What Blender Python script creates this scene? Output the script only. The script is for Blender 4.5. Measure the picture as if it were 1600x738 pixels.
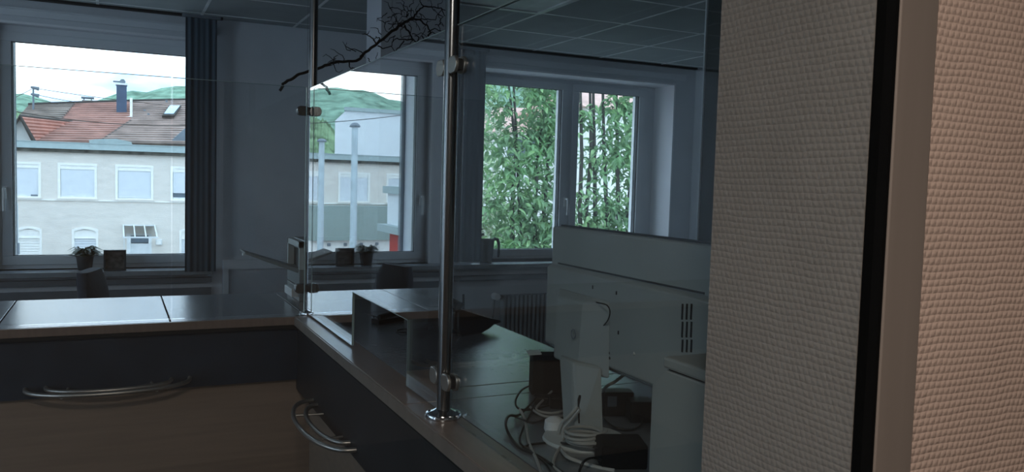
import bpy, math, random
from mathutils import Vector, Matrix
random.seed(7)
SC = bpy.context.scene
for o in list(bpy.data.objects): bpy.data.objects.remove(o)
COL = SC.collection

# ------------------------------------------------------------------ camera
F = 1293.0; EYE = 1.45
CAM = Vector((0, 0, EYE))
rx = Vector((2700, -6, F)).normalized()
ry = Vector((-620, -101, F)); ry = (ry - rx*ry.dot(rx)).normalized()
rz = ry.cross(rx)
if rz.y > 0: rz = -rz
R = Matrix((rx, ry, rz))                      # world = R @ (right, down, forward)
cx, cy, cz = R.col[0].copy(), R.col[1].copy(), R.col[2].copy()
cam_data = bpy.data.cameras.new('camera'); cam = bpy.data.objects.new('camera', cam_data); COL.objects.link(cam)
m = Matrix((cx, -cy, -cz)).transposed().to_4x4(); m.translation = CAM
cam.matrix_world = m
cam_data.sensor_width = 36; cam_data.sensor_fit = 'HORIZONTAL'; cam_data.lens = F*36/1600
cam_data.clip_start = .02; cam_data.clip_end = 3000
SC.camera = cam
# ------------------------------------------------------------------ sky
W = bpy.data.worlds.new('sky'); SC.world = W; W.use_nodes = True
nt = W.node_tree; nt.nodes.clear()
wo = nt.nodes.new('ShaderNodeOutputWorld'); bg = nt.nodes.new('ShaderNodeBackground')
tc = nt.nodes.new('ShaderNodeTexCoord'); mp = nt.nodes.new('ShaderNodeMapping'); nz = nt.nodes.new('ShaderNodeTexNoise')
cr = nt.nodes.new('ShaderNodeValToRGB')
mp.inputs['Scale'].default_value = (1.5, 1.5, 5.5); nz.inputs['Scale'].default_value = 2.6; nz.inputs['Detail'].default_value = 5
mp.inputs['Location'].default_value = (.6, .2, .25)
cr.color_ramp.elements[0].position = .42; cr.color_ramp.elements[0].color = (.30, .50, .76, 1)
cr.color_ramp.elements[1].position = .62; cr.color_ramp.elements[1].color = (.83, .92, 1.0, 1)
nt.links.new(tc.outputs['Generated'], mp.inputs[0]); nt.links.new(mp.outputs[0], nz.inputs[0])
nt.links.new(nz.outputs['Fac'], cr.inputs[0]); nt.links.new(cr.outputs[0], bg.inputs[0]); nt.links.new(bg.outputs[0], wo.inputs[0])
bg.inputs[1].default_value = 3.6
# ------------------------------------------------------------------ view
SC.view_settings.view_transform = 'Standard'; SC.view_settings.look = 'None'
SC.view_settings.exposure = 0.15; SC.view_settings.gamma = 1.0; SC.view_settings.use_curve_mapping = False
# daylight portals just outside the two windows and the added left one (they emit nothing, they only guide the sky light)
def area(name, loc, rot, sx, sy, power, col, portal=False):
    l = bpy.data.lights.new(name, 'AREA'); l.shape = 'RECTANGLE'; l.size = sx; l.size_y = sy; l.energy = power; l.color = col
    if portal: l.cycles.is_portal = True
    o = bpy.data.objects.new(name, l); o.location = loc; o.rotation_euler = rot; COL.objects.link(o); return o
area('window_portal', (-.08, 6.67, 1.58), (math.radians(-90), 0, 0), 1.35, 1.7, 1, (1, 1, 1), True)
area('window_portal', (-5.35, 3.6, 1.55), (0, math.radians(-90), 0), 1.9, 4.0, 1, (1, 1, 1), True)  # guides sky light through the added left glazing
area('window_portal', (3.45, 6.67, 1.58), (math.radians(-90), 0, 0), 2.2, 1.7, 1, (1, 1, 1), True)
# the added hallway lamp behind the camera is built with its fitting further down

# ------------------------------------------------------------------ pixel helpers for measuring the photograph
def ray(x, y): return R @ Vector((x-800, y-369, F))
def P(x, y, X=None, Y=None, Z=None):
    d = ray(x, y)
    t = (X/d.x) if X is not None else (Y/d.y) if Y is not None else ((Z-EYE)/d.z)
    return CAM + d*t
MX = .763                                      # plane of the long glass screen
def M(x, y, Y):                                # point seen mirrored in the glass screen
    d = ray(x, y); p = CAM + d*(Y/d.y); p.x = 2*MX - p.x; return p

# ------------------------------------------------------------------ materials
def lin(h):
    h = h.lstrip('#'); v = [int(h[i:i+2], 16)/255 for i in (0, 2, 4)]
    return tuple((c/12.92 if c <= .04045 else ((c+.055)/1.055)**2.4) for c in v) + (1,)
def mat(name, col, rough=.6, metal=0, var=.06, nscale=6, bump=0, bscale=60, spec=.5, stretch=(1, 1, 1), emit=None, es=1):
    m = bpy.data.materials.new(name); m.use_nodes = True; n = m.node_tree; b = n.nodes['Principled BSDF']
    c = lin(col) if isinstance(col, str) else tuple(col)+(1,)
    t = n.nodes.new('ShaderNodeTexCoord'); mpn = n.nodes.new('ShaderNodeMapping'); mpn.inputs['Scale'].default_value = stretch
    n.links.new(t.outputs['Object'], mpn.inputs[0])
    s = n.nodes.new('ShaderNodeTexNoise'); s.inputs['Scale'].default_value = nscale; s.inputs['Detail'].default_value = 4
    n.links.new(mpn.outputs[0], s.inputs[0])
    r = n.nodes.new('ShaderNodeValToRGB'); r.color_ramp.elements[0].position = .3; r.color_ramp.elements[1].position = .7
    r.color_ramp.elements[0].color = tuple(max(0, x*(1-var*2)) for x in c[:3])+(1,)
    r.color_ramp.elements[1].color = tuple(min(1, x*(1+var*2)) for x in c[:3])+(1,)
    n.links.new(s.outputs['Fac'], r.inputs[0]); n.links.new(r.outputs[0], b.inputs['Base Color'])
    b.inputs['Roughness'].default_value = rough; b.inputs['Metallic'].default_value = metal
    b.inputs['Specular IOR Level'].default_value = spec
    if bump:
        s2 = n.nodes.new('ShaderNodeTexNoise'); s2.inputs['Scale'].default_value = bscale; n.links.new(mpn.outputs[0], s2.inputs[0])
        bn = n.nodes.new('ShaderNodeBump'); bn.inputs['Strength'].default_value = bump; bn.inputs['Distance'].default_value = .01
        n.links.new(s2.outputs['Fac'], bn.inputs['Height']); n.links.new(bn.outputs[0], b.inputs['Normal'])
    if emit:
        b.inputs['Emission Color'].default_value = lin(emit); b.inputs['Emission Strength'].default_value = es
    return m
def glass(name, tint, f0, power):
    m = bpy.data.materials.new(name); m.use_nodes = True; n = m.node_tree; n.nodes.clear()
    out = n.nodes.new('ShaderNodeOutputMaterial'); mx = n.nodes.new('ShaderNodeMixShader')
    tr = n.nodes.new('ShaderNodeBsdfTransparent'); gl = n.nodes.new('ShaderNodeBsdfGlossy'); g = n.nodes.new('ShaderNodeNewGeometry')
    tr.inputs[0].default_value = tuple(tint)+(1,); gl.inputs[0].default_value = (1, 1, 1, 1); gl.inputs['Roughness'].default_value = 0
    dp = n.nodes.new('ShaderNodeVectorMath'); dp.operation = 'DOT_PRODUCT'
    n.links.new(g.outputs['Incoming'], dp.inputs[0]); n.links.new(g.outputs['True Normal'], dp.inputs[1])
    def mth(op, a, b=None):
        q = n.nodes.new('ShaderNodeMath'); q.operation = op
        for i, v in enumerate((a, b)):
            if v is None: continue
            if isinstance(v, (int, float)): q.inputs[i].default_value = v
            else: n.links.new(v, q.inputs[i])
        return q.outputs[0]
    c = mth('ABSOLUTE', dp.outputs['Value']); k = mth('POWER', mth('SUBTRACT', 1.0, c), power)
    rr = mth('ADD', mth('MULTIPLY', k, 1-f0), f0)
    n.links.new(rr, mx.inputs[0]); n.links.new(tr.outputs[0], mx.inputs[1]); n.links.new(gl.outputs[0], mx.inputs[2]); n.links.new(mx.outputs[0], out.inputs[0])
    return m
def wallpaper(name, col, axis, spec=.35, strength=.7):
    """woven glass-fibre wallpaper: rows of little raised dashes"""
    m = mat(name, col, .75, var=.03, nscale=9, spec=spec); n = m.node_tree; b = n.nodes['Principled BSDF']
    t = n.nodes.new('ShaderNodeTexCoord'); sp = n.nodes.new('ShaderNodeSeparateXYZ'); n.links.new(t.outputs['Object'], sp.inputs[0])
    def mth(op, a, b_=None):
        q = n.nodes.new('ShaderNodeMath'); q.operation = op
        for i, v in enumerate((a, b_)):
            if v is None: continue
            if isinstance(v, (int, float)): q.inputs[i].default_value = v
            else: n.links.new(v, q.inputs[i])
        return q.outputs[0]
    z = sp.outputs['Z']; x = sp.outputs[axis]
    nn = n.nodes.new('ShaderNodeTexNoise'); nn.inputs['Scale'].default_value = 22; n.links.new(t.outputs['Object'], nn.inputs[0])
    n2 = n.nodes.new('ShaderNodeTexNoise'); n2.inputs['Scale'].default_value = 300; n.links.new(t.outputs['Object'], n2.inputs[0])
    wob = mth('MULTIPLY', mth('SUBTRACT', nn.outputs['Fac'], .5), .006)
    row = mth('DIVIDE', mth('ADD', z, wob), .0080)
    ridge = mth('ABSOLUTE', mth('SINE', mth('MULTIPLY', row, math.pi)))
    ph = mth('MULTIPLY', mth('FLOOR', row), 2.1)
    dash = mth('ABSOLUTE', mth('SINE', mth('ADD', mth('MULTIPLY', mth('ADD', x, wob), math.pi/.0088), ph)))
    h = mth('ADD', mth('MULTIPLY', ridge, mth('ADD', mth('MULTIPLY', dash, .8), .2)), mth('MULTIPLY', n2.outputs['Fac'], .55))
    bn = n.nodes.new('ShaderNodeBump'); bn.inputs['Strength'].default_value = strength; bn.inputs['Distance'].default_value = .0014
    n.links.new(h, bn.inputs['Height']); n.links.new(bn.outputs[0], b.inputs['Normal'])
    return m

MT = {}
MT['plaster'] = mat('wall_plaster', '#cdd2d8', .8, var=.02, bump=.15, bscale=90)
MT['ceil'] = mat('ceiling_board', '#a3aaaa', .8, var=.03, bump=.2, bscale=160)
MT['bar'] = mat('white_bar', '#f0f3f3', .35)
MT['trimgrey'] = mat('grey_trim', '#6f7880', .5)
MT['pvc'] = mat('white_window_plastic', '#d7dde2', .35, var=.01)
MT['seal'] = mat('rubber_seal', '#15181a', .6)
MT['reveal'] = mat('white_reveal', '#e8eaee', .6, var=.01)
MT['sill'] = mat('stone_sill', '#8d949a', .25, var=.05, nscale=30)
MT['curtain'] = mat('blue_curtain', '#42535f', .85, var=.03, nscale=12, stretch=(4, 4, .2))
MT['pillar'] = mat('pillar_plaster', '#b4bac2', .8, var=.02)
MT['floor'] = mat('carpet_floor', '#4c4b4a', .95, var=.15, nscale=40, bump=.3)
MT['darkwall'] = mat('dark_green_grey_wall', '#2b3230', .7, var=.03)
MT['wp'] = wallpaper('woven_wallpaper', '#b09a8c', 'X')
MT['wp_dim'] = wallpaper('woven_wallpaper_dim', '#89827c', 'Y', strength=.5)  # same wallpaper, greyed and darkened in colour for its dimmer look behind glass
MT['alu'] = mat('brushed_aluminium', '#8b8077', .42, .35, var=.05, nscale=20, stretch=(1, 1, .03))
MT['steel'] = mat('brushed_steel', '#86888a', .24, 1, var=.05, nscale=30, stretch=(1, 1, .05))
MT['rail'] = mat('satin_steel_rail', '#b5b1ab', .38, .9, var=.03)
MT['chrome'] = mat('chrome', '#c8c9ca', .12, 1, var=.01)
MT['top'] = mat('laminate_top', '#70757a', .25, var=.03, nscale=50, spec=1.0)
MT['top'].node_tree.nodes['Principled BSDF'].inputs['IOR'].default_value = 1.9
MT['ledge'] = mat('ledge_laminate', '#7a695e', .3, var=.05, nscale=12, stretch=(6, .6, 1), spec=.6)
MT['panel'] = mat('dark_front_panel', '#26303b', .42, var=.1, nscale=8)
MT['wood'] = mat('brown_laminate', '#857364', .5, var=.04, nscale=5, stretch=(.5, 4, 9))
MT['joint'] = mat('dark_joint', '#0b0c0d', .7)
MT['black'] = mat('black_plastic', '#0d0f11', .45, var=.1, spec=.25)
MT['keyboard_black'] = mat('keyboard_black', '#0a0b0c', .6)
MT['blackm'] = mat('black_matt', '#08090a', .8, var=.1, spec=.15)
MT['cable_b'] = mat('black_cable', '#0c0d0e', .5)
MT['cable_g'] = mat('grey_cable', '#a5a7a3', .5)
MT['device'] = mat('light_grey_casing', '#8f9593', .45, var=.02)
MT['device2'] = mat('white_casing', '#b9bfbd', .4, var=.02)
MT['vent'] = mat('vent_black', '#050505', .8)
MT['printer'] = mat('printer_grey', '#7d8384', .5, var=.03)
MT['printer_d'] = mat('printer_dark', '#25292b', .5, var=.05)
MT['white'] = mat('white_label', '#dcdfdf', .5)
MT['chair'] = mat('chair_fabric', '#3a4350', .9, var=.1, nscale=60, bump=.3, bscale=300)
MT['bark'] = mat('branch_bark', '#15120f', .9, var=.3, nscale=40, bump=.6, bscale=150)
MT['pot'] = mat('dark_pot', '#2b3238', .5)
MT['leafd'] = mat('dark_leaf', '#24402a', .5, var=.2, nscale=20)
MT['can'] = mat('dark_green_plastic', '#1f2a2c', .45)
MT['rad'] = mat('radiator_enamel', '#9da1a3', .4)
MT['facade'] = mat('cream_render', '#e0d8ce', .9, var=.03, nscale=2, bump=.8, bscale=9, stretch=(1, 1, 3))
MT['gband'] = mat('sage_band', '#93a29c', .8, var=.02)
MT['ftrim'] = mat('cream_trim', '#f2f0ea', .8, var=.02)
MT['shutter'] = mat('pale_shutter', '#d8dce0', .6, var=.02)
MT['fglass'] = mat('dark_far_glass', '#5d6a74', .15, var=.1)
MT['parapet'] = mat('zinc_parapet', '#a3b2b1', .5, var=.04)
MT['eave'] = mat('weathered_eave', '#57564f', .9, var=.35, nscale=3)
MT['tile_r'] = mat('red_roof_tile', '#ad8579', .9, var=.14, nscale=1.2, bump=.2, bscale=6)
MT['tile_o'] = mat('orange_roof_tile', '#b57f70', .9, var=.1, nscale=1.5)
MT['tile_b'] = mat('brown_roof_tile', '#a39087', .9, var=.14, nscale=1.2, bump=.2, bscale=6)
MT['tile_g'] = mat('dark_brown_roof_tile', '#93867d', .9, var=.16, nscale=1.2)
MT['slate'] = mat('slate_chimney', '#46556a', .7, var=.08, nscale=3)
MT['dark_t'] = mat('dark_verge', '#44403c', .9)
MT['pwhite'] = mat('pale_render', '#e3e6e8', .85, var=.02)
MT['red'] = mat('red_shopfront', '#c04038', .6, var=.04)
MT['polem'] = mat('flagpole_paint', '#b9c4c8', .4)
MT['hill'] = mat('hazy_wooded_hill', '#7f9a86', 1, var=.22, nscale=.14, spec=0)  # pale base colour mixes distance haze into the forest green
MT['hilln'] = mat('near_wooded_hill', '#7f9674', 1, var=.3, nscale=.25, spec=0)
MT['leaf'] = mat('green_leaf', '#86a87c', .5, var=.25, nscale=3, spec=.4)
MT['leaf2'] = mat('bright_green_leaf', '#a2c48c', .5, var=.2, nscale=3, spec=.4)
MT['leafp'] = mat('pale_leaf', '#d3d8c4', .6, var=.22, nscale=3)
for k_ in ('leaf', 'leaf2', 'leafp'):
    n = MT[k_].node_tree; b = n.nodes['Principled BSDF']; o_ = n.nodes['Material Output']
    tl_ = n.nodes.new('ShaderNodeBsdfTranslucent'); mx_ = n.nodes.new('ShaderNodeMixShader'); mx_.inputs[0].default_value = .4
    n.links.new(b.inputs['Base Color'].links[0].from_socket, tl_.inputs[0])
    n.links.new(b.outputs[0], mx_.inputs[1]); n.links.new(tl_.outputs[0], mx_.inputs[2]); n.links.new(mx_.outputs[0], o_.inputs[0])
MT['trunk'] = mat('grey_bark', '#3d3a34', .9, var=.2, nscale=8)
MT['street'] = mat('street_asphalt', '#8b8b88', .95, var=.06, nscale=.5)
MT['hallwall'] = mat('hall_wall', '#8f857c', .8, var=.02)
MT['lamp'] = mat('added_lamp_diffuser', '#fff0dd', .5, emit='#ffe2c4', es=3)
MT['lampoff'] = mat('opal_diffuser', '#e9eeee', .5)
MT['picture'] = mat('picture_print', '#4a4846', .6, var=.5, nscale=30)
G_HALL = glass('hall_glass', (.925, .935, .93), .035, 5)
G_SCREEN = glass('screen_glass', (.88, .90, .905), .05, 2.0)
G_SCREEN2 = glass('plain_screen_glass', (.955, .97, .97), .04, 5)
G_WIN = glass('window_glass', (.98, .99, .985), .03, 5)

# ------------------------------------------------------------------ mesh builder
class MB:
    def __init__(s): s.v = []; s.f = []
    def add(s, vs, fs):
        k = len(s.v); s.v += [tuple(v) for v in vs]; s.f += [tuple(i+k for i in f) for f in fs]; return s
    def box(s, a, b):
        x0, x1 = sorted((a[0], b[0])); y0, y1 = sorted((a[1], b[1])); z0, z1 = sorted((a[2], b[2]))
        return s.add([(x0, y0, z0), (x1, y0, z0), (x1, y1, z0), (x0, y1, z0), (x0, y0, z1), (x1, y0, z1), (x1, y1, z1), (x0, y1, z1)],
              [(0, 3, 2, 1), (4, 5, 6, 7), (0, 1, 5, 4), (1, 2, 6, 5), (2, 3, 7, 6), (3, 0, 4, 7)])
    def hexa(s, p):                                # 8 points: bottom loop then top loop
        return s.add(p, [(0, 3, 2, 1), (4, 5, 6, 7), (0, 1, 5, 4), (1, 2, 6, 5), (2, 3, 7, 6), (3, 0, 4, 7)])
    def prism(s, pts, d):                          # polygon swept by vector d
        n = len(pts); d = Vector(d); a = [Vector(p) for p in pts]
        return s.add(a+[p+d for p in a], [tuple(range(n))[::-1], tuple(range(n, 2*n))]+[(i, (i+1) % n, (i+1) % n+n, i+n) for i in range(n)])
    def tube(s, pts, r, n=8, caps=True):
        pts = [Vector(p) for p in pts]; rs = r if isinstance(r, (list, tuple)) else [r]*len(pts)
        rings = []; up = None
        for i, p in enumerate(pts):
            t = (pts[min(i+1, len(pts)-1)]-pts[max(i-1, 0)])
            t = t.normalized() if t.length > 1e-9 else Vector((0, 0, 1))
            if up is None: up = t.orthogonal().normalized()
            else:
                up = up - t*up.dot(t); up = up.normalized() if up.length > 1e-6 else t.orthogonal().normalized()
            w = t.cross(up); rings.append([p+(up*math.cos(2*math.pi*k/n)+w*math.sin(2*math.pi*k/n))*rs[i] for k in range(n)])
        k = len(pts); fs = []
        for i in range(k-1):
            for j in range(n): fs.append((i*n+j, i*n+(j+1) % n, (i+1)*n+(j+1) % n, (i+1)*n+j))
        if caps: fs += [tuple(range(n))[::-1], tuple(range((k-1)*n, k*n))]
        return s.add([v for rg in rings for v in rg], fs)
    def lathe(s, c, prof, n=24, axis='Z'):
        vs = []; c = Vector(c)
        for r, h in prof:
            for k in range(n):
                a = 2*math.pi*k/n; q = (r*math.cos(a), r*math.sin(a), h)
                if axis == 'X': q = (q[2], q[0], q[1])
                if axis == 'Y': q = (q[0], q[2], q[1])
                vs.append(c+Vector(q))
        m_ = len(prof); fs = [(i*n+j, i*n+(j+1) % n, (i+1)*n+(j+1) % n, (i+1)*n+j) for i in range(m_-1) for j in range(n)]
        fs += [tuple(range(n))[::-1], tuple(range((m_-1)*n, m_*n))]
        return s.add(vs, fs)
def obj(name, mb, material, parent=None, label=None, cat=None, group=None, kind=None, smooth=False, bevel=0, origin=None):
    me = bpy.data.meshes.new(name)
    root = parent
    while root is not None and root.parent is not None: root = root.parent
    if root is not None: off = root.location.copy()
    elif origin is not None: off = Vector(origin)
    else:
        n = len(mb.v); off = Vector((sum(v[0] for v in mb.v)/n, sum(v[1] for v in mb.v)/n, min(v[2] for v in mb.v)))
        if kind == 'structure': off = Vector((0, 0, 0))
    me.from_pydata([(v[0]-off.x, v[1]-off.y, v[2]-off.z) for v in mb.v], [], mb.f); me.update()
    import bmesh as _b
    b = _b.new(); b.from_mesh(me); _b.ops.recalc_face_normals(b, faces=b.faces); b.to_mesh(me); b.free()
    me.materials.append(material)
    if smooth:
        for p in me.polygons: p.use_smooth = True
        me.set_sharp_from_angle(angle=math.radians(45))
    o = bpy.data.objects.new(name, me); COL.objects.link(o)
    if parent is not None: o.parent = parent
    else: o.location = off
    if bevel:
        bv = o.modifiers.new('bevel', 'BEVEL'); bv.width = bevel; bv.segments = 2; bv.limit_method = 'ANGLE'; bv.angle_limit = math.radians(40)
    tag(o, label, cat, group, kind); return o
def tag(o, label=None, cat=None, group=None, kind=None):
    if label: o['label'] = label
    if cat: o['category'] = cat
    if group: o['group'] = group
    if kind: o['kind'] = kind
    return o
def thing(name, label, cat, loc, group=None, kind=None):
    o = bpy.data.objects.new(name, None); COL.objects.link(o); o.location = loc; o.empty_display_size = .1
    return tag(o, label, cat, group, kind)
def holes_wall(mb, u0, u1, z0, z1, holes, f):
    """rectangle with rectangular holes, f(u, z, near/far) gives the world point"""
    us = sorted({u0, u1, *[h[0] for h in holes], *[h[1] for h in holes]}); zs = sorted({z0, z1, *[h[2] for h in holes], *[h[3] for h in holes]})
    for j in range(len(zs)-1):
        run = None
        for i in range(len(us)-1):
            um = (us[i]+us[i+1])/2; zm = (zs[j]+zs[j+1])/2
            hole = any(h[0] < um < h[1] and h[2] < zm < h[3] for h in holes)
            if not hole:
                if run is None: run = us[i]
                end = us[i+1]
            if run is not None and (hole or i == len(us)-2):
                mb.hexa([f(run, zs[j], 0), f(end, zs[j], 0), f(end, zs[j], 1), f(run, zs[j], 1), f(run, zs[j+1], 0), f(end, zs[j+1], 0), f(end, zs[j+1], 1), f(run, zs[j+1], 1)]); run = None
    return mb

# ================================================================== THE ROOM
CEIL = 2.52; WY = 6.1; WO = 6.65; GY = .615
XL, XR = -5.0, 4.72
obj('floor', MB().box((XL-.1, -3.2, -.1), (XR+.2, WO, 0)), MT['floor'], kind='structure')
ceil = obj('ceiling', MB().box((XL-.1, GY, CEIL), (XR+.2, WO, CEIL+.1)), MT['trimgrey'], kind='structure')
# window openings: (x0, x1, z0, z1)
H1 = (-.70, .56, .80, 2.37); H3 = (2.50, 4.50, .80, 2.37)
wf = obj('wall_front', holes_wall(MB(), XL-.1, XR+.2, -.1, CEIL+.3, [H1, H3], lambda u, z, k: (u, WY if k == 0 else WO, z)), MT['plaster'], kind='structure')
obj('wall_left', holes_wall(MB(), GY, WY, 0, CEIL, [(1.6, 5.6, .75, 2.38)], lambda u, z, k: (XL if k == 0 else XL-.28, u, z)), MT['plaster'], kind='structure')
wl4 = thing('added_side_window', None, None, (XL-.1, 3.6, .75), kind='structure')  # unseen glazing, added to bring more daylight into the office
obj('window_frame', holes_wall(MB(), 1.6, 5.6, .75, 2.38, [(1.68+k*.985, 2.58+k*.985, .83, 2.30) for k in range(4)], lambda u, z, k: (XL-.1 if k == 0 else XL-.17, u, z)), MT['pvc'], wl4)
for k in range(4): obj('pane', MB().box((XL-.14, 1.67+k*.985, .82), (XL-.134, 2.59+k*.985, 2.31)), G_WIN, wl4)
obj('wall_right', MB().box((XR, 3.0, 0), (XR+.15, WY, CEIL)), MT['plaster'], kind='structure')
obj('wall_right', MB().box((2.41, 2.9, 0), (XR+.15, 3.05, CEIL)), MT['darkwall'], kind='structure')
obj('trim_1', MB().box((2.402, 3.045, 0), (2.412, 3.055, CEIL)), MT['pvc'], kind='structure')
obj('wall_back_side', MB().box((2.41, .87, 0), (2.55, 2.9, CEIL)), MT['darkwall'], kind='structure')
# ceiling tiles with the bars between them
TS = .625
xs = [2.399+TS*k for k in range(-12, 5)]; ys = [5.30+TS*k for k in range(-7, 3)]
lampcells = {(6, 4)}
for i in range(len(xs)-1):
    for j in range(len(ys)-1):
        x0, x1, y0, y1 = xs[i], xs[i+1], ys[j], ys[j+1]
        x1 = min(x1, XR); x0 = max(x0, XL)
        if y0 < 1.5 or y0 > WY or x1-x0 < .05: continue
        y1 = min(y1, WY)
        if abs(x0-1.774) < .01 and abs(y0-4.05) < .01: continue
        if x0 > 2.3 and y1 < 2.9: continue
        obj('ceiling_tile', MB().box((x0+.009, y0+.009, CEIL-.006), (x1-.009, y1-.009, CEIL)), MT['ceil'], ceil)
for x in xs:
    if XL < x < XR: obj('grid_bar', MB().box((x-.009, 1.5, CEIL-.008), (x+.009, WY, CEIL)), MT['bar'], ceil)
for y in ys:
    if y < WY and y > 1.5: obj('grid_bar', MB().box((XL, y-.009, CEIL-.008), (XR, y+.009, CEIL)), MT['bar'], ceil)
pl = thing('ceiling_light', 'square white recessed ceiling light panel, switched off, in the tiled ceiling', 'ceiling light', (2.09, 4.36, CEIL-.02))
obj('frame', holes_wall(MB(), 1.785, 2.388, 4.06, 4.665, [(1.82, 2.353, 4.095, 4.63)], lambda u, z, k: (u, z, CEIL if k == 0 else CEIL-.02)), MT['bar'], pl)
obj('diffuser', MB().box((1.82, 4.095, CEIL-.012), (2.353, 4.63, CEIL)), MT['lampoff'], pl)
# dark trim / curtain rail along the top of the window wall
obj('trim_2', MB().box((XL, WY-.10, CEIL-.022), (.66, WY-.06, CEIL-.006)), MT['seal'], kind='structure')
obj('trim_3', MB().box((1.95, WY-.10, CEIL-.022), (4.66, WY-.06, CEIL-.006)), MT['seal'], kind='structure')
obj('trim_4', MB().box((-1.1, WY-.018, 2.405), (.62, WY, 2.445)).box((-1.1, WY-.03, 2.445), (.62, WY, 2.455)), MT['pvc'], kind='structure')
obj('trim_5', MB().box((2.42, WY-.018, 2.405), (4.60, WY, 2.445)).box((2.42, WY-.03, 2.445), (4.6, WY, 2.455)), MT['pvc'], kind='structure')
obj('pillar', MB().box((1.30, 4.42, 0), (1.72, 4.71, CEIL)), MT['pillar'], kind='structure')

def window(name, hole, panes, handle_x, gz, ya):
    x0, x1, z0, z1 = hole
    w = thing(name, None, None, ((x0+x1)/2, ya+.03, z0), kind='structure')
    yb = ya+.07
    cells = [(a, b, gz[0], gz[1]) for a, b in panes]
    obj('window_frame', holes_wall(MB(), x0, x1, z0, z1, [(a-.055, b+.055, gz[0]-.055, gz[1]+.055) for a, b in panes], lambda u, z, k: (u, ya+.02 if k == 0 else yb, z)), MT['pvc'], w, bevel=.003)
    for a, b in panes:
        s = obj('sash', holes_wall(MB(), a-.06, b+.06, gz[0]-.06, gz[1]+.06, [(a, b, gz[0], gz[1])], lambda u, z, k: (u, ya if k == 0 else yb-.01, z)), MT['pvc'], w, bevel=.004)
        obj('pane', MB().box((a-.01, ya+.03, gz[0]-.01), (b+.01, ya+.036, gz[1]+.01)), G_WIN, s)
        obj('seal', holes_wall(MB(), a-.004, b+.004, gz[0]-.004, gz[1]+.004, [(a+.004, b-.004, gz[0]+.004, gz[1]-.004)], lambda u, z, k: (u, ya+.01 if k == 0 else ya+.03, z)), MT['seal'], s)
        # bright outer glazing bead that catches the sky
        obj('bead', MB().box((b-.02, ya+.042, gz[0]), (b, ya+.08, gz[1])).box((a, ya+.042, gz[0]), (a+.012, ya+.08, gz[1])), MT['bar'], s)
    hz = 1.30
    h = MB().box((handle_x-.014, ya-.012, hz-.045), (handle_x+.014, ya, hz+.035)).tube([(handle_x, ya-.01, hz+.02), (handle_x, ya-.05, hz+.02), (handle_x, ya-.055, hz), (handle_x, ya-.05, hz-.12)], .009)
    obj('handle', h, MT['bar'], w, smooth=True)
    rv = MB(); t = .012
    rv.box((x0-.002, WY-.004, z0), (x0+t, WO, z1)); rv.box((x1-t, WY-.004, z0), (x1+.002, WO, z1)); rv.box((x0, WY-.004, z1-t), (x1, WO, z1+.002)); rv.box((x0, yb, z0-.01), (x1, WO+.03, z0+.03))
    obj('reveal_lining', rv, MT['reveal'], w)
    obj('shutter_guide', MB().box((x0+.012, 6.54, z0), (x0+.05, 6.57, z1)).box((x1-.05, 6.54, z0), (x1-.012, 6.57, z1)), MT['trimgrey'], w)
    return w
w1 = window('window_1', H1, [(-.597, .470)], -.640, (.887, 2.256), 6.17)
obj('outer_reveal', MB().box((-.72, 6.245, .80), (-.645, 6.66, 2.37)), MT['reveal'], w1)
obj('shutter_guide', MB().box((-.645, 6.60, .80), (-.615, 6.65, 2.37)), MT['trimgrey'], w1)
w3 = window('window_2', H3, [(2.69, 3.509), (3.677, 4.31)], 3.565, (.882, 2.268), 6.37)
s1 = obj('window_sill', MB().box((-1.3, WY-.15, .765), (.60, 6.18, .80)), MT['sill'], w1, bevel=.004)
s3 = obj('window_sill', MB().box((2.0, WY-.15, .765), (4.62, 6.38, .80)), MT['sill'], w3, bevel=.004)
# sill boxing under the window 1: ledges that show as horizontal bands
obj('trim_6', MB().box((-1.3, WY-.05, .70), (.60, WY, .735)).box((-1.3, WY-.03, .60), (.60, WY, .66)), MT['trimgrey'], kind='structure')
obj('trim_7', MB().box((2.0, WY-.05, .66), (4.62, WY, .70)), MT['trimgrey'], kind='structure')

def curtain(label, x0, x1, y, z0, z1, n):
    pts = []; c = MB(); k = n*8
    for i in range(k+1):
        u = i/k; pts.append((x0+(x1-x0)*u, y+.004*math.sin(u*n*2*math.pi)+.003*math.sin(u*n*5.1)))
    vs = []; fs = []
    for i, (x, yy) in enumerate(pts):
        for dz in (z0, z1):
            vs += [(x, yy, dz), (x, yy+.004, dz)]
    for i in range(k):
        a = i*4; b = a+4
        fs += [(a, b, b+2, a+2), (a+1, a+3, b+3, b+1), (a, a+1, b+1, b), (a+2, b+2, b+3, a+3)]
    fs += [(0, 2, 3, 1), (4*k, 4*k+1, 4*k+3, 4*k+2)]
    t = thing('curtain', label, 'curtain', ((x0+x1)/2, y, z0))
    obj('fabric', c.add(vs, fs), MT['curtain'], t, smooth=True)
    obj('rail', MB().box((x0-.02, y-.02, z1), (x1+.02, y+.02, z1+.018)), MT['trimgrey'], t)
curtain('dark blue hanging curtain at the right edge of the left window', .418, .615, 5.93, .79, 2.48, 5)
curtain('dark blue hanging curtain left of the window with the trees', 2.36, 2.60, 5.97, .82, 2.46, 5)

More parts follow.
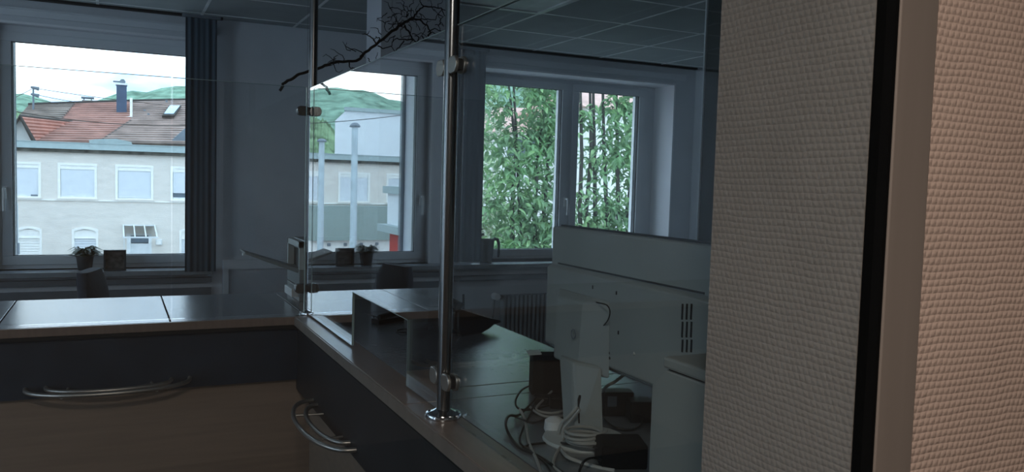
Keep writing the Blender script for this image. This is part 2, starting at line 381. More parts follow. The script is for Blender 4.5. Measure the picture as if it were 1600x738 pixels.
# radiator under the right window
rad = thing('radiator', 'white ribbed radiator under the window with the trees', 'radiator', (3.35, 5.98, .08))
for k in range(36):
    x = 2.80+k*.038
    obj('rib', MB().box((x, 5.955, .11), (x+.024, 6.03, .545)), MT['rad'], rad, bevel=.006)
obj('header_pipe', MB().tube([(2.78, 6.0, .53), (4.2, 6.0, .53)], .018).tube([(2.78, 6.0, .13), (4.2, 6.0, .13)], .018), MT['rad'], rad, smooth=True)
for x in (2.9, 4.0): obj('bracket', MB().box((x, 6.02, .08), (x+.03, 6.095, .5)), MT['rad'], rad)
v = obj('valve', MB().tube([(2.79, 5.99, .53), (2.72, 5.99, .53)], .012).tube([(2.735, 6.0, .54), (2.735, 5.93, .54)], .026, 12), MT['bar'], rad, smooth=True)
obj('supply_pipe', MB().tube([(2.74, 6.0, .53), (2.74, 6.04, .3), (2.74, 6.04, 0)], .009), MT['rad'], rad, smooth=True)

# low panel box under the wall between the windows
lc = thing('wall_cabinet', 'low grey wall cabinet with pale frame between the window and the printer', 'cabinet', (.95, 5.98, 0))
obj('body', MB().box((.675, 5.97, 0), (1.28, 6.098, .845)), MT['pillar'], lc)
obj('frame', holes_wall(MB(), .665, 1.29, .02, .862, [(.70, 1.255, .06, .80)], lambda u, z, k: (u, 5.95 if k == 0 else 5.97, z)), MT['plaster'], lc)

# ------------------------------------------------------------------ window sill things
def plant(label, c, rad_, h, seed, n=26):
    rnd = random.Random(seed); t = thing('potted_plant', label, 'plant', c, None)
    x, y, z = c
    obj('pot', MB().lathe(c, [(rad_*.72, 0), (rad_*.78, .004), (rad_, h*.92), (rad_*1.08, h*.92), (rad_*1.08, h), (rad_*.9, h), (rad_*.88, h-.015), (.001, h-.015)], 20), MT['pot'], t, smooth=True)
    for k in range(n):
        a = rnd.uniform(0, 6.283); l = rnd.uniform(.07, .12); up = rnd.uniform(.01, .07); r0 = rnd.uniform(0, rad_*.6)
        b = Vector((x+math.cos(a)*r0, y+math.sin(a)*r0, z+h-.01)); d = Vector((math.cos(a), math.sin(a), 0)); s_ = Vector((-math.sin(a), math.cos(a), 0))
        mid = b+d*l*.45+Vector((0, 0, up)); tip = b+d*l+Vector((0, 0, up*.6)); w = rnd.uniform(.012, .02)
        mb = MB().add([b, b+s_*.002, mid+s_*w, mid-s_*w, mid+Vector((0, 0, .004)), tip], [(0, 1, 4), (1, 2, 4), (0, 4, 3), (4, 2, 5), (3, 4, 5)])
        obj('leaf', mb, MT['leafd'], t)
    return t
plant('small leafy plant in a dark pot on the left window sill', (-.182, 6.06, .80), .052, .095, 3, 60)
fr = thing('picture_frame', 'square dark photo box beside the potted plant on the sill', 'picture frame', (-.005, 6.05, .80))
obj('frame', holes_wall(MB(), -.072, .062, .80, .935, [(-.060, .050, .812, .923)], lambda u, z, k: (u, 5.99 if k == 0 else 6.03, z)), MT['pot'], fr, bevel=.002)
obj('print', MB().box((-.060, 6.012, .812), (.050, 6.02, .923)), MT['picture'], fr)
# watering can
wc = thing('watering_can', 'dark plastic watering can with long spout on the sill by the trees', 'watering can', (2.66, 6.02, .80))
c = (2.70, 6.10, .80)
obj('body', MB().lathe(c, [(.048, 0), (.05, .004), (.064, .165), (.066, .19), (.063, .19), (.060, .165), (.001, .05)], 24), MT['can'], wc, smooth=True)
obj('spout', MB().tube([(2.655, 6.10, .86), (2.64, 6.10, .94), (2.62, 6.10, .99), (2.59, 6.10, 1.06)], [.03, .026, .014, .010]), MT['can'], wc, smooth=True)
obj('handle', MB().tube([(2.745, 6.10, .975), (2.775, 6.10, .992), (2.80, 6.10, .985), (2.812, 6.10, .95), (2.812, 6.10, .87), (2.808, 6.10, .84)], [.012, .014, .014, .012, .010, .008]), MT['can'], wc, smooth=True)

# ------------------------------------------------------------------ office chair behind the counter
ch = thing('office_chair', 'grey fabric office chair whose back rises behind the counter', 'chair', (-.13, 5.05, 0))
def pad(c, sx, sy, sz, n=10):
    mb = MB(); vs = []; N = 16; rows = 9
    prof = []
    for j in range(rows+1):
        v_ = j/rows; zz = v_*sz; wv = 1-abs(2*v_-1)**4*.28
        prof.append((wv, zz))
    for wv, zz in prof:
        for k in range(N):
            a = 2*math.pi*k/N; ca, sa = math.cos(a), math.sin(a)
            X = math.copysign(abs(ca)**.5, ca)*sx*wv; Y = math.copysign(abs(sa)**.6, sa)*sy*(.6+.4*wv)
            vs.append((c[0]+X, c[1]+Y+.05*(zz/sz)**2, c[2]+zz))
    fs = [(i*N+j, i*N+(j+1) % N, (i+1)*N+(j+1) % N, (i+1)*N+j) for i in range(rows) for j in range(N)]
    fs += [tuple(range(N))[::-1], tuple(range(rows*N, (rows+1)*N))]
    return mb.add(vs, fs)
A = math.radians(76)
bk = pad((0, 0, 0), .21, .04, .50)
bk.v = [(-.085+x*math.cos(A)-y*math.sin(A), 5.15+x*math.sin(A)+y*math.cos(A), .395+z) for x, y, z in bk.v]
obj('backrest', bk, MT['chair'], ch, smooth=True)
st = MB().lathe((-.23, 5.0, .42), [(.19, 0), (.235, .02), (.24, .05), (.2, .08), (.001, .085)], 24)
obj('seat', st, MT['chair'], ch, smooth=True)
obj('back_bar', MB().tube([(-.2, 5.05, .40), (-.12, 5.2, .42), (-.12, 5.21, .6)], .018), MT['black'], ch, smooth=True)
obj('column', MB().tube([(-.23, 5.0, .08), (-.23, 5.0, .42)], .028), MT['steel'], ch, smooth=True)
for k in range(5):
    a = k*2*math.pi/5
    e = (-.23+.29*math.cos(a), 5.0+.29*math.sin(a), .07)
    obj('leg', MB().tube([(-.23, 5.0, .10), e], [.026, .016]), MT['black'], ch, smooth=True)
    obj('castor', MB().tube([(e[0]-.02, e[1], .028), (e[0]+.02, e[1], .028)], .028, 12), MT['black'], ch, smooth=True)

# ================================================================== RECEPTION COUNTER
T = .845
F2Y = 3.59; B2Y = 4.38                    # front / back of the left run
L1X = .700; R1X = 1.46                    # outer / inner side of the run towards the camera
SX = .803                                  # joint between ledge and desk
rc = thing('reception_counter', 'l-shaped reception counter with glossy grey top and dark front panels', 'counter', (.9, 3.0, 0))
def slab(x0, x1, y0, y1, m_, name='top_panel', th=.028, z=T, par=rc): return obj(name, MB().box((x0, y0, z-th), (x1, y1, z)), m_, par, bevel=.0015)
slab(XL+.02, -.414, F2Y+.02, B2Y, MT['top']); slab(-.408, .198, F2Y+.02, B2Y, MT['top']); slab(.204, .742, F2Y+.02, B2Y, MT['top'])
slab(.748, R1X, F2Y+.045, B2Y, MT['top'])
slab(XL+.02, .70, F2Y, F2Y+.015, MT['ledge'], 'edge_trim', .034)
# ledge of the camera-side run, then desk panels with joints
slab(L1X, SX-.002, 2.105, F2Y+.04, MT['ledge'], 'ledge'); slab(L1X, SX-.002, .9, 2.101, MT['ledge'], 'ledge')
slab(SX+.001, R1X, 2.232, F2Y+.04, MT['top']); slab(SX+.001, R1X, 2.105, 2.226, MT['top']); slab(SX+.001, R1X, .9, 2.101, MT['top'])
obj('underlay', MB().box((L1X+.004, .9, T-.05), (R1X-.004, B2Y-.004, T-.026)).box((XL+.02, F2Y+.004, T-.05), (L1X+.004, B2Y-.004, T-.026)), MT['joint'], rc)
obj('edge_rail', MB().box((L1X-.006, .9, T-.036), (L1X, F2Y+.005, T-.002)), MT['alu'], rc)
obj('front_panel', MB().box((XL+.02, F2Y+.03, .565), (.73, F2Y+.05, T-.05)), MT['panel'], rc)
obj('front_panel', MB().box((.715, .9, .52), (.735, F2Y+.05, T-.05)), mat('charcoal_front_panel', '#25272a', .45, var=.1), rc)
obj('lower_panel', MB().box((XL+.02, F2Y+.07, .02), (.80, F2Y+.09, .60)), MT['wood'], rc)
obj('lower_panel', MB().box((.78, .9, .02), (.80, F2Y+.09, .60)), MT['wood'], rc)
obj('side_panel', MB().box((R1X-.03, .9, 0), (R1X-.01, B2Y-.02, T-.05)), MT['panel'], rc)
def bag_shelf(cx_, cy_, z, axis, label):
    b = None
    t = thing('bag_shelf', label, 'bag shelf', (cx_, cy_, z))
    def arc(hw, dep, n=22):
        pts = []
        for k in range(n+1):
            a = math.pi*k/n; u = -hw*math.cos(a); d = dep*math.sin(a)**.8
            pts.append((cx_+u, cy_-d, z) if axis == 'X' else (cx_-d, cy_+u, z))
        return pts
    obj('rail', MB().tube(arc(.33 if axis == 'Y' else .295, .17 if axis == 'X' else .125), .0085, 10), MT['rail'], t, smooth=True)
    obj('rail', MB().tube(arc(.25 if axis == 'Y' else .225, .115 if axis == 'X' else .08), .0085, 10), MT['rail'], t, smooth=True)
    for s_ in (-.15, .15):
        if axis == 'X': q = [(cx_+s_, cy_, z-.008), (cx_+s_*1.1, cy_-.15, z-.008)]
        else: q = [(cx_, cy_+s_, z-.008), (cx_-.11, cy_+s_*1.1, z-.008)]
        obj('crossbar', MB().tube(q, .005), MT['rail'], t, smooth=True)
bag_shelf(-.02, F2Y+.03, .605, 'X', 'curved two-rail steel bag shelf on the left run of the counter')
bag_shelf(.715, 2.96, .60-.045, 'Y', 'curved two-rail steel bag shelf on the run leading to the camera')

# ------------------------------------------------------------------ glass screen
def post(label, x, y, clamps):
    t = thing('screen_post', label, 'post', (x, y, T))
    obj('pole', MB().tube([(x, y, T), (x, y, CEIL)], .018, 20), MT['steel'], t, smooth=True)
    fl = obj('base_flange', MB().lathe((x, y, T), [(.046, 0), (.047, .006), (.044, .012), (.026, .018), (.0185, .022)], 28), MT['chrome'], t, smooth=True)
    for s_ in (-1, 1): obj('screw', MB().lathe((x+.034*s_*.9, y-.034*s_*.42, T+.011), [(.006, 0), (.005, .005)], 10), MT['black'], fl)
    for z, d in clamps:
        # round-ended glass clamp: two jaws either side of the pane
        cxx, cyy = x+d[0]*.042, y+d[1]*.042
        cl = obj('clamp', MB().tube([(x+d[0]*.015, y+d[1]*.015, z), (x+d[0]*.045, y+d[1]*.045, z)], .008, 10), MT['steel'], t, smooth=True)
        for s_ in (-1, 1):
            nx, ny = -d[1]*s_, d[0]*s_
            pts = []
            for k in range(20):
                a = 2*math.pi*k/20; u = math.cos(a)*.017+(.010 if math.cos(a) > 0 else -.010); w_ = math.sin(a)*.021
                pts.append((cxx+d[0]*u+nx*.0065, cyy+d[1]*u+ny*.0065, z+w_))
            obj('jaw', MB().prism(pts, (nx*.009, ny*.009, 0)), MT['rail'] if y < 2.5 else MT['steel'], cl, smooth=True, bevel=.002)
        obj('gasket', MB().prism([(cxx+d[0]*a-d[1]*b*.0055, cyy+d[1]*a+d[0]*b*.0055, z-.013) for a, b in ((-.012, -1), (.018, -1), (.018, 1), (-.012, 1))], (0, 0, .026)), MT['seal'], cl)
X1, Y1 = .775, 3.655; X2, Y2 = .757, 1.955
post('steel screen post at the corner of the counter', X1, Y1, [(1.735, (-1, 0)), (1.735, (.2, -.98)), (.96, (-1, 0)), (.96, (.2, -.98))])
post('steel screen post nearest the camera on the counter', X2, Y2, [(1.735, (0, 1)), (1.735, (0, -1)), (.945, (0, 1)), (.945, (0, -1))])
GT = 1.833; GB = .853; g = .008
# long pane with a document hatch cut out of its lower edge
ring = [(1.975+.01, GB), (2.262, GB), (2.262, 1.03), (2.277, 1.047), (2.86, 1.047), (2.877, 1.03), (2.877, GB), (Y1-.022, GB), (Y1-.022, GT), (1.985, GT)]
mbp = MB()
def rect(y0, y1, z0, z1): mbp.box((MX-g/2, y0, z0), (MX+g/2, y1, z1))
# one closed solid: side faces are quads around the hatch (shared borders), no inner walls
yk = [1.985, 2.262, 2.877, Y1-.022]; zk = [GB, 1.047, GT]
vs = [(MX+s_*g/2, y, z) for s_ in (-1, 1) for z in zk for y in yk]
def vi(s_, j, i): return s_*12+j*4+i
fs = []
cells = [(0, 0), (0, 2), (1, 0), (1, 1), (1, 2)]
for s_ in (0, 1):
    for j, i in cells:
        q = (vi(s_, j, i), vi(s_, j, i+1), vi(s_, j+1, i+1), vi(s_, j+1, i)); fs.append(q if s_ else q[::-1])
edges = [((0, 0), (0, 1)), ((0, 1), (1, 1)), ((1, 1), (1, 2)), ((1, 2), (0, 2)), ((0, 2), (0, 3)), ((0, 3), (1, 3)), ((1, 3), (2, 3)), ((2, 3), (2, 2)), ((2, 2), (2, 1)), ((2, 1), (2, 0)), ((2, 0), (1, 0)), ((1, 0), (0, 0))]
for (j0, i0), (j1, i1) in edges: fs.append((vi(0, j0, i0), vi(0, j1, i1), vi(1, j1, i1), vi(1, j0, i0)))
gp = thing('glass_screen', 'long glass pane with a document hatch between the two steel posts', 'glass screen', (MX, 2.8, GB))
obj('pane', MB().add(vs, fs), G_SCREEN, gp)
EDGE = mat('lit_glass_edge', '#a5b9b7', .2, var=.02, spec=.8)  # pale opaque colour paints the light that glass edges catch
obj('lit_edge', MB().box((MX-g/2, 2.262, 1.045), (MX+g/2, 2.877, 1.047)).box((MX-g/2, 2.260, GB), (MX+g/2, 2.262, 1.047)).box((MX-g/2, 2.877, GB), (MX+g/2, 2.879, 1.047)), EDGE, gp, 'polished hatch edge with caught light painted in')
obj('glass_screen', MB().box((MX-g/2, .9, GB), (MX+g/2, 1.925, GT)), G_SCREEN2, None, 'clear glass pane in front of the monitor, right of the nearer post', 'glass screen')
obj('glass_screen', MB().box((.208, 3.626, GB), (.742, 3.634, GT)), G_SCREEN2, None, 'clear glass pane left of the corner post on the counter', 'glass screen')
obj('glass_screen', MB().box((-.62, 3.626, GB), (.203, 3.634, GT)), G_SCREEN2, None, 'clear glass pane in front of the left window', 'glass screen')
for o_ in [o for o in bpy.data.objects if o.name.startswith('glass_screen') and o.type == 'MESH']:
    bb = [Vector(c_) + o_.location for c_ in o_.bound_box]; lo = Vector([min(v_[i] for v_ in bb) for i in range(3)]); hi = Vector([max(v_[i] for v_ in bb) for i in range(3)])
    obj('lit_edge', MB().box((lo.x, lo.y, hi.z), (hi.x, hi.y, hi.z+.002)), EDGE, o_)
    if hi.x > .7 and hi.x-lo.x > .1: obj('lit_edge', MB().box((hi.x, lo.y, lo.z), (hi.x+.003, hi.y, hi.z)), EDGE, o_)
obj('lit_edge', MB().box((MX-g/2, 1.985, GT), (MX+g/2, Y1-.022, GT+.002)), EDGE, gp)

# ------------------------------------------------------------------ printer at the corner
pr = thing('printer', 'grey office printer with raised paper tray behind the corner post', 'printer', (1.0, 4.18, T))
px0, px1, py0, py1 = .80, 1.16, 4.02, 4.34
obj('cassette', MB().box((px0, py0+.01, T), (px1, py1, T+.07)), MT['printer'], pr, bevel=.004)
obj('cassette_front', MB().box((px0-.035, py0+.02, T+.022), (px0, py1-.12, T+.062)), MT['white'], pr, bevel=.004)
obj('body', MB().box((px0, py0+.01, T+.074), (px1, py1, T+.155)), MT['printer'], pr, bevel=.004)
obj('output_bay', MB().box((px0+.03, py0+.01, T+.155), (px1, py1, T+.24)), MT['printer_d'], pr)
obj('bay_frame', MB().box((px0, py1-.02, T+.155), (px0+.03, py1, T+.29)).box((px0, py0+.01, T+.155), (px0+.03, py0+.03, T+.29)).box((px0, py0+.01, T+.262), (px0+.03, py1, T+.29)), MT['device2'], pr)
obj('scanner_lid', MB().box((px0+.03, py0+.01, T+.24), (px1, py1, T+.295)), MT['printer'], pr, bevel=.006)
obj('control_panel', MB().hexa([(px0+.08, py0, T+.28), (px0+.3, py0, T+.28), (px0+.3, py0+.06, T+.30), (px0+.08, py0+.06, T+.30), (px0+.08, py0, T+.29), (px0+.3, py0, T+.29), (px0+.3, py0+.06, T+.31), (px0+.08, py0+.06, T+.31)]), MT['black'], pr)
ta = P(380, 393, Y=4.12); tb = P(470, 424, Y=4.12)
tr = obj('paper_tray', MB().hexa([(ta.x, 4.06, ta.z-.008), (tb.x, 4.05, tb.z-.012), (tb.x, 4.27, tb.z-.012), (ta.x, 4.24, ta.z-.008), (ta.x, 4.06, ta.z+.002), (tb.x, 4.05, tb.z+.014), (tb.x, 4.27, tb.z+.014), (ta.x, 4.24, ta.z+.002)]), MT['printer'], pr, bevel=.002)
obj('tray_stop', MB().box((ta.x-.004, 4.10, ta.z-.018), (ta.x+.028, 4.13, ta.z-.006)), MT['white'], tr)
tc2 = P(432, 412, Y=4.10)
obj('tray_stop', MB().box((tc2.x, 4.09, tc2.z-.012), (tc2.x+.03, 4.10, tc2.z-.006)), MT['white'], tr)

# ------------------------------------------------------------------ dry branch lying across the top of the screen
def W3(x, y, Y): return P(x, y, Y=Y)
br = thing('dry_branch', 'dark gnarled dry branch hung across the top of the glass screen', 'branch', W3(560, 95, 3.8))
def yy(x): return 3.74+(x-440)/250*.35
def limb(pts, r0, r1, sub=5, jit=1.3, seed=0):
    rnd = random.Random(seed); q = []
    for i in range(len(pts)-1):
        for k in range(sub):
            t = k/sub; q.append((pts[i][0]*(1-t)+pts[i+1][0]*t+rnd.uniform(-jit, jit), pts[i][1]*(1-t)+pts[i+1][1]*t+rnd.uniform(-jit, jit)))
    q.append(pts[-1]); n = len(q)
    return [W3(x, y, yy(x)+rnd.uniform(-.004, .004)) for x, y in q], [r0+(r1-r0)*i/(n-1) for i in range(n)]
a, r = limb([(438, 141), (444, 130), (468, 116), (500, 107), (522, 97), (557, 95), (580, 75), (612, 50), (630, 36), (645, 28)], .0062, .0068, seed=1)
mb = MB().tube(a, r, 8)
obj('stem', mb, MT['bark'], br, smooth=True)
twigs = [([(645, 28), (652, 18), (662, 10), (676, 11), (690, 13), (700, 20)], .006, .003), ([(662, 10), (656, 3), (660, -6)], .004, .002),
 ([(640, 30), (655, 31), (667, 40), (672, 50), (668, 56)], .0065, .004), ([(668, 56), (676, 50), (684, 56)], .004, .002), ([(668, 50), (680, 44), (690, 50), (698, 54)], .004, .002),
 ([(655, 30), (668, 30), (680, 31), (684, 22), (678, 14)], .0035, .002), ([(632, 40), (640, 52), (644, 62), (652, 66), (656, 58), (648, 56)], .006, .003),
 ([(644, 62), (630, 62), (618, 60), (612, 66)], .005, .002), ([(632, 64), (624, 74), (618, 80), (610, 72)], .004, .002), ([(590, 72), (600, 76), (612, 72), (616, 56)], .004, .002),
 ([(590, 70), (582, 60), (574, 54), (566, 53)], .005, .002), ([(590, 68), (594, 60), (588, 58), (584, 63)], .004, .002), ([(574, 54), (578, 48)], .003, .001),
 ([(562, 88), (566, 84), (570, 92)], .003, .001), ([(570, 84), (556, 78), (544, 75)], .0035, .0015), ([(556, 80), (540, 72), (535, 65)], .003, .0012),
 ([(575, 90), (578, 96), (586, 98), (590, 82)], .003, .0015), ([(520, 98), (522, 90), (528, 86)], .0035, .0015), ([(545, 96), (546, 104), (552, 110)], .0045, .002), ([(550, 106), (560, 108)], .003, .001),
 ([(684, 22), (692, 26), (686, 34), (694, 40)], .0035, .002), ([(690, 13), (694, 24), (700, 28)], .0035, .002), ([(668, 34), (664, 42), (660, 46)], .003, .001),
 ([(636, 26), (638, 22)], .005, .003), ([(622, 42), (624, 36), (628, 40)], .004, .002), ([(660, 56), (664, 64), (672, 60)], .004, .002), ([(700, 54), (690, 62), (680, 58)], .003, .002),
 ([(618, 56), (610, 60), (604, 66), (596, 62)], .003, .0015), ([(646, 62), (640, 68), (630, 70)], .003, .0015)]
for i, (p_, r0, r1) in enumerate(twigs):
    a, r = limb(p_, r0*.8, r1*.8, 4, .9, seed=20+i)
    obj('twig', MB().tube(a, r, 6), MT['bark'], br, smooth=True)
rt = random.Random(77)
for i in range(46):
    u = rt.random(); x = 520+u*172 if i < 12 else rt.uniform(596, 696); base = 97-(x-522)*.55 if x < 645 else 30
    y = base+rt.uniform(-4, 10) if x < 596 else rt.uniform(8, 70)*(.5+.5*rt.random())+4
    ang = rt.uniform(-3.1, 3.1); q = [(x, y)]
    for k in range(rt.randint(3, 5)):
        ang += rt.uniform(-1.3, 1.3); l_ = rt.uniform(4, 8); q.append((q[-1][0]+l_*math.cos(ang), q[-1][1]+l_*math.sin(ang)))
    a, r = limb(q, .0022, .001, 3, .5, seed=200+i)
    obj('twig', MB().tube(a, r, 5), MT['bark'], br, smooth=True)
h0 = W3(612, 50, yy(612))
obj('hanging_wire', MB().tube([h0, (h0.x, h0.y, CEIL-.006)], .0006, 5), MT['steel'], br)
h1 = W3(480, 111, yy(480))
obj('hanging_wire', MB().tube([h1, (h1.x, h1.y, CEIL-.006)], .0006, 5), MT['steel'], br)

# ------------------------------------------------------------------ monitor / all-in-one seen from behind
mo = thing('computer_monitor', 'large grey monitor seen from behind on a thick stand', 'monitor', (1.0, 1.66, T))
obj('back_cover', MB().box((1.050, 1.24, 1.015), (1.078, 1.94, 1.338)), MT['device'], mo, bevel=.006)
obj('bezel', MB().box((1.078, 1.235, 1.005), (1.092, 1.945, 1.342)), MT['black'], mo, bevel=.002)
hb = MB().hexa([(1.030, 1.245, 1.03), (1.05, 1.245, 1.02), (1.05, 1.935, 1.02), (1.030, 1.925, 1.03), (1.030, 1.245, 1.232), (1.05, 1.245, 1.240), (1.05, 1.935, 1.240), (1.030, 1.925, 1.232)])
hs = obj('rear_housing', hb, MT['device'], mo, bevel=.004)
obj('seam', MB().box((1.0485, 1.30, 1.2405), (1.0505, 1.90, 1.2445)), MT['vent'], mo)
for k, x in enumerate((1067, 1074, 1081)):
    for ya_, yb_ in ((475, 500), (503, 528), (531, 551)):
        p0 = P(x, ya_, X=1.03); p1 = P(x+.3, yb_, X=1.03)
        obj('vent_slot', MB().box((1.0285, p0.y-.0022, p1.z), (1.031, p0.y+.0022, p0.z)), MT['vent'], hs)
for (x, y) in ((938, 544), (944, 548), (951, 552), (938, 552), (945, 557), (952, 560)):
    p0 = P(x, y, X=1.029); obj('socket', MB().tube([p0, p0+Vector((.003, 0, 0))], .0035, 8), MT['vent'], hs)
for (x, y) in ((926, 449), (963, 458), (966, 520)):
    p0 = P(x, y, X=1.029); obj('screw_hole', MB().box((1.028, p0.y-.0015, p0.z-.004), (1.031, p0.y+.0015, p0.z+.004)), MT['vent'], hs)
# stand: wide hinge cover, tapering neck, round foot
ck = MB().hexa([(.995, 1.69, 1.015), (1.03, 1.60, 1.0), (1.03, 1.855, 1.0), (.990, 1.80, 1.015), (1.003, 1.69, 1.17), (1.03, 1.61, 1.185), (1.03, 1.86, 1.185), (1.0, 1.81, 1.17)])
cv = obj('hinge_cover', ck, MT['device'], mo, bevel=.006)
p0 = P(896, 522, X=.992)
def ringtube(c, r, ax_='X', n=24, th=.0012):
    return MB().tube([(c[0], c[1]+r*math.cos(2*math.pi*k/n), c[2]+r*math.sin(2*math.pi*k/n)) for k in range(n+1)], th, 6)
obj('round_badge', ringtube(p0, .0105), MT['trimgrey'], cv)
nk = MB().hexa([(.965, 1.64, T+.01), (1.015, 1.59, T+.01), (1.03, 1.70, T+.01), (.972, 1.71, T+.01), (.980, 1.69, 1.03), (1.02, 1.62, 1.03), (1.03, 1.765, 1.03), (.986, 1.77, 1.03)])
ne = obj('neck', nk, MT['device'], mo, bevel=.008)
s0 = P(899, 606, X=.974); s1_ = P(909, 650, X=.972)
NA, NB, NC, ND = Vector((.965, 1.64, T+.01)), Vector((1.015, 1.59, T+.01)), Vector((1.02, 1.62, 1.03)), Vector((.980, 1.69, 1.03))
def NF(u, v, o_): q = NA.lerp(NB, u).lerp(ND.lerp(NC, u), v); return q+Vector((-o_, -o_*.9, 0))
loop = [(.14, .22), (.40, .22), (.42, .52), (.36, .58), (.20, .58), (.14, .52)]
obj('cable_hole', MB().prism([NF(u, v, -.002) for u, v in loop], (-.0028, -.0025, 0)), MT['blackm'], ne)
obj('foot', MB().lathe((1.0, 1.655, T), [(.098, 0), (.10, .004), (.097, .010), (.05, .014), (.001, .015)], 36), MT['device2'], mo, smooth=True)

def cable(label, pts, r, m_, name='cable', group=None, par=None, cat='cable'):
    # Catmull-Rom through the points
    p = [Vector(q) for q in pts]; out = []
    for i in range(len(p)-1):
        a_, b_, c_, d_ = p[max(i-1, 0)], p[i], p[i+1], p[min(i+2, len(p)-1)]
        for k in range(6):
            t = k/6; out.append(.5*((2*b_)+(c_-a_)*t+(2*a_-5*b_+4*c_-d_)*t*t+(3*b_-a_-3*c_+d_)*t**3))
    out.append(p[-1])
    return obj(name, MB().tube(out, r, 7), m_, par, label, None if par else cat, group, smooth=True)
def D(x, y, h=.003): q = P(x, y, Z=T+h); return (q.x, q.y, q.z)
obj('white_base', MB().lathe((P(866, 676, Z=T).x, P(866, 676, Z=T).y, T), [(.022, 0), (.026, .01), (.024, .03), (.012, .038), (.001, .04)], 20), MT['white'], None, 'small white domed device beside the monitor foot', 'device', smooth=True)
bpy.data.objects['white_base'].name = 'domed_device'
cable('pale grey cable coming out of the monitor neck and hanging to the desk', [P(903, 636, X=.965), P(890, 650, X=.95), P(877, 664, X=.945), P(872, 690, X=.94), D(884, 712, .012), D(905, 722, .006), D(935, 731), D(960, 736)], .0042, MT['cable_g'])
cable('second pale cable from the monitor neck looping left of the stand', [P(906, 640, X=.96), P(893, 656, X=.95), P(880, 672, X=.94), P(880, 690, X=.935), D(868, 712, .005), D(866, 730), D(890, 748)], .0035, MT['cable_g'])
# coiled cable
cc = P(908, 690, Z=T+.02)
coil = []
for k in range(22*4):
    a = 2*math.pi*k/22; rr_ = .040+.006*math.sin(k*.37)
    coil.append((cc.x+rr_*math.cos(a)*1.1, cc.y-.02+rr_*math.sin(a), T+.022+.0075*(k/22)))
obj('cable_coil', MB().tube(coil, .0035, 6), MT['cable_g'], None, 'grey cable coiled up in front of the monitor stand', 'cable', smooth=True)
cable('black cable running from the left loop behind the monitor foot', [D(805, 652), D(815, 655, .02), D(832, 661, .02), D(858, 655, .004), D(890, 660, .004)], .0028, MT['cable_b'])
cable('black cable making the large loop left of the adapter box', [D(826, 604, .03), D(815, 610, .04), D(806, 625, .035), D(808, 637, .02), D(822, 641, .006), D(850, 636, .004), D(875, 626)], .0028, MT['cable_b'])
cable('grey-black cable forming the lowest loop on the desk', [D(838, 622, .02), D(812, 648, .01), D(796, 650, .02), D(790, 662, .02), D(796, 680, .006), D(812, 700), D(845, 715), D(880, 740)], .0034, MT['cable_b'])
cable('black cable crossing in front of the coil', [D(814, 700), D(835, 694), D(870, 692), D(885, 694, .02), D(915, 697, .02), D(942, 702, .03), D(960, 703, .02)], .0028, MT['cable_b'])
cable('white cable hanging along the desk toward the counter edge', [D(812, 640, .02), D(820, 656, .01), D(826, 690), D(838, 718), D(848, 745)], .0036, MT['cable_g'])
cable('thin black cable bundled under the adapter box', [D(835, 630, .03), D(828, 648, .02), D(818, 668, .004), D(812, 690), D(830, 706), D(852, 724), D(862, 740)], .0024, MT['cable_b'])
cable('grey cable lying at the foot of the adapter box', [D(862, 612, .02), D(850, 624, .015), D(838, 640, .01), D(860, 646), D(882, 642)], .0032, MT['cable_g'])
cable('pale cable curving behind the black cables', [D(826, 634, .01), D(840, 646, .014), D(858, 652, .01), D(880, 650, .004)], .0032, MT['cable_g'])
cable('black power cable plugged in under the monitor housing', [P(992, 552, X=1.03), P(989, 566, X=1.05), P(978, 582, X=1.06), P(962, 596, X=1.08), P(948, 604, X=1.09), D(938, 618, .012)], .004, MT['cable_g'])
cable('thin cable curling out of the socket in the monitor housing', [P(924, 471, X=1.026), P(938, 474, X=1.012), P(949, 478, X=1.006), P(953, 488, X=1.006), P(950, 500, X=1.012), P(942, 510, X=1.026)], .0016, MT['cable_b'])
cable('black cable looping between the power bricks', [D(944, 655, .01), D(960, 668, .01), D(985, 672, .006), D(1001, 665, .012), D(1003, 655, .03)], .0028, MT['cable_b'])
cable('black cable beside the black box under the monitor', [D(905, 738, .02), D(912, 722, .04), D(926, 716, .03), D(940, 720, .02)], .0028, MT['cable_b'])

def brick(label, x0, x1, ybot, h, depth, m_=None, name='power_brick', cat='power brick', rot=0):
    a_ = P(x0, ybot, Z=T); b_ = P(x1, ybot, Z=T); d = (b_-a_); d.z = 0; n_ = Vector((-d.y, d.x, 0)).normalized()*depth
    if n_.y < 0: n_ = -n_
    t = thing(name, label, cat, (a_+b_)/2)
    z1 = Vector((0, 0, h))
    obj('body', MB().hexa([a_, b_, b_+n_, a_+n_, a_+z1, b_+z1, b_+n_+z1, a_+n_+z1]), m_ or MT['black'], t, bevel=.004)
    return t, a_, b_, n_, z1
t, a_, b_, n_, z1 = brick('black upright box with a pale slip on top, left of the monitor', 830, 888, 618, .115, .06, MT['blackm'], 'desk_box', 'box')
obj('slip', MB().hexa([a_+z1-Vector((.012, 0, -.001)), a_+z1+Vector((.03, 0, .001)), a_+z1+n_+Vector((.03, 0, .001)), a_+z1+n_-Vector((.012, 0, -.001)), a_+z1-Vector((.012, 0, -.003)), a_+z1+Vector((.03, 0, .003)), a_+z1+n_+Vector((.03, 0, .003)), a_+z1+n_-Vector((.012, 0, -.003))]), MT['white'], t)
obj('front_rib', MB().hexa([a_+Vector((0, -.004, .01)), a_+(b_-a_)*.3+Vector((0, -.004, .01)), a_+(b_-a_)*.3, a_+Vector((0, 0, .01)), a_+z1*.9+Vector((0, -.004, 0)), a_+(b_-a_)*.3+z1*.9+Vector((0, -.004, 0)), a_+(b_-a_)*.3+z1*.9, a_+z1*.9]), MT['black'], t)
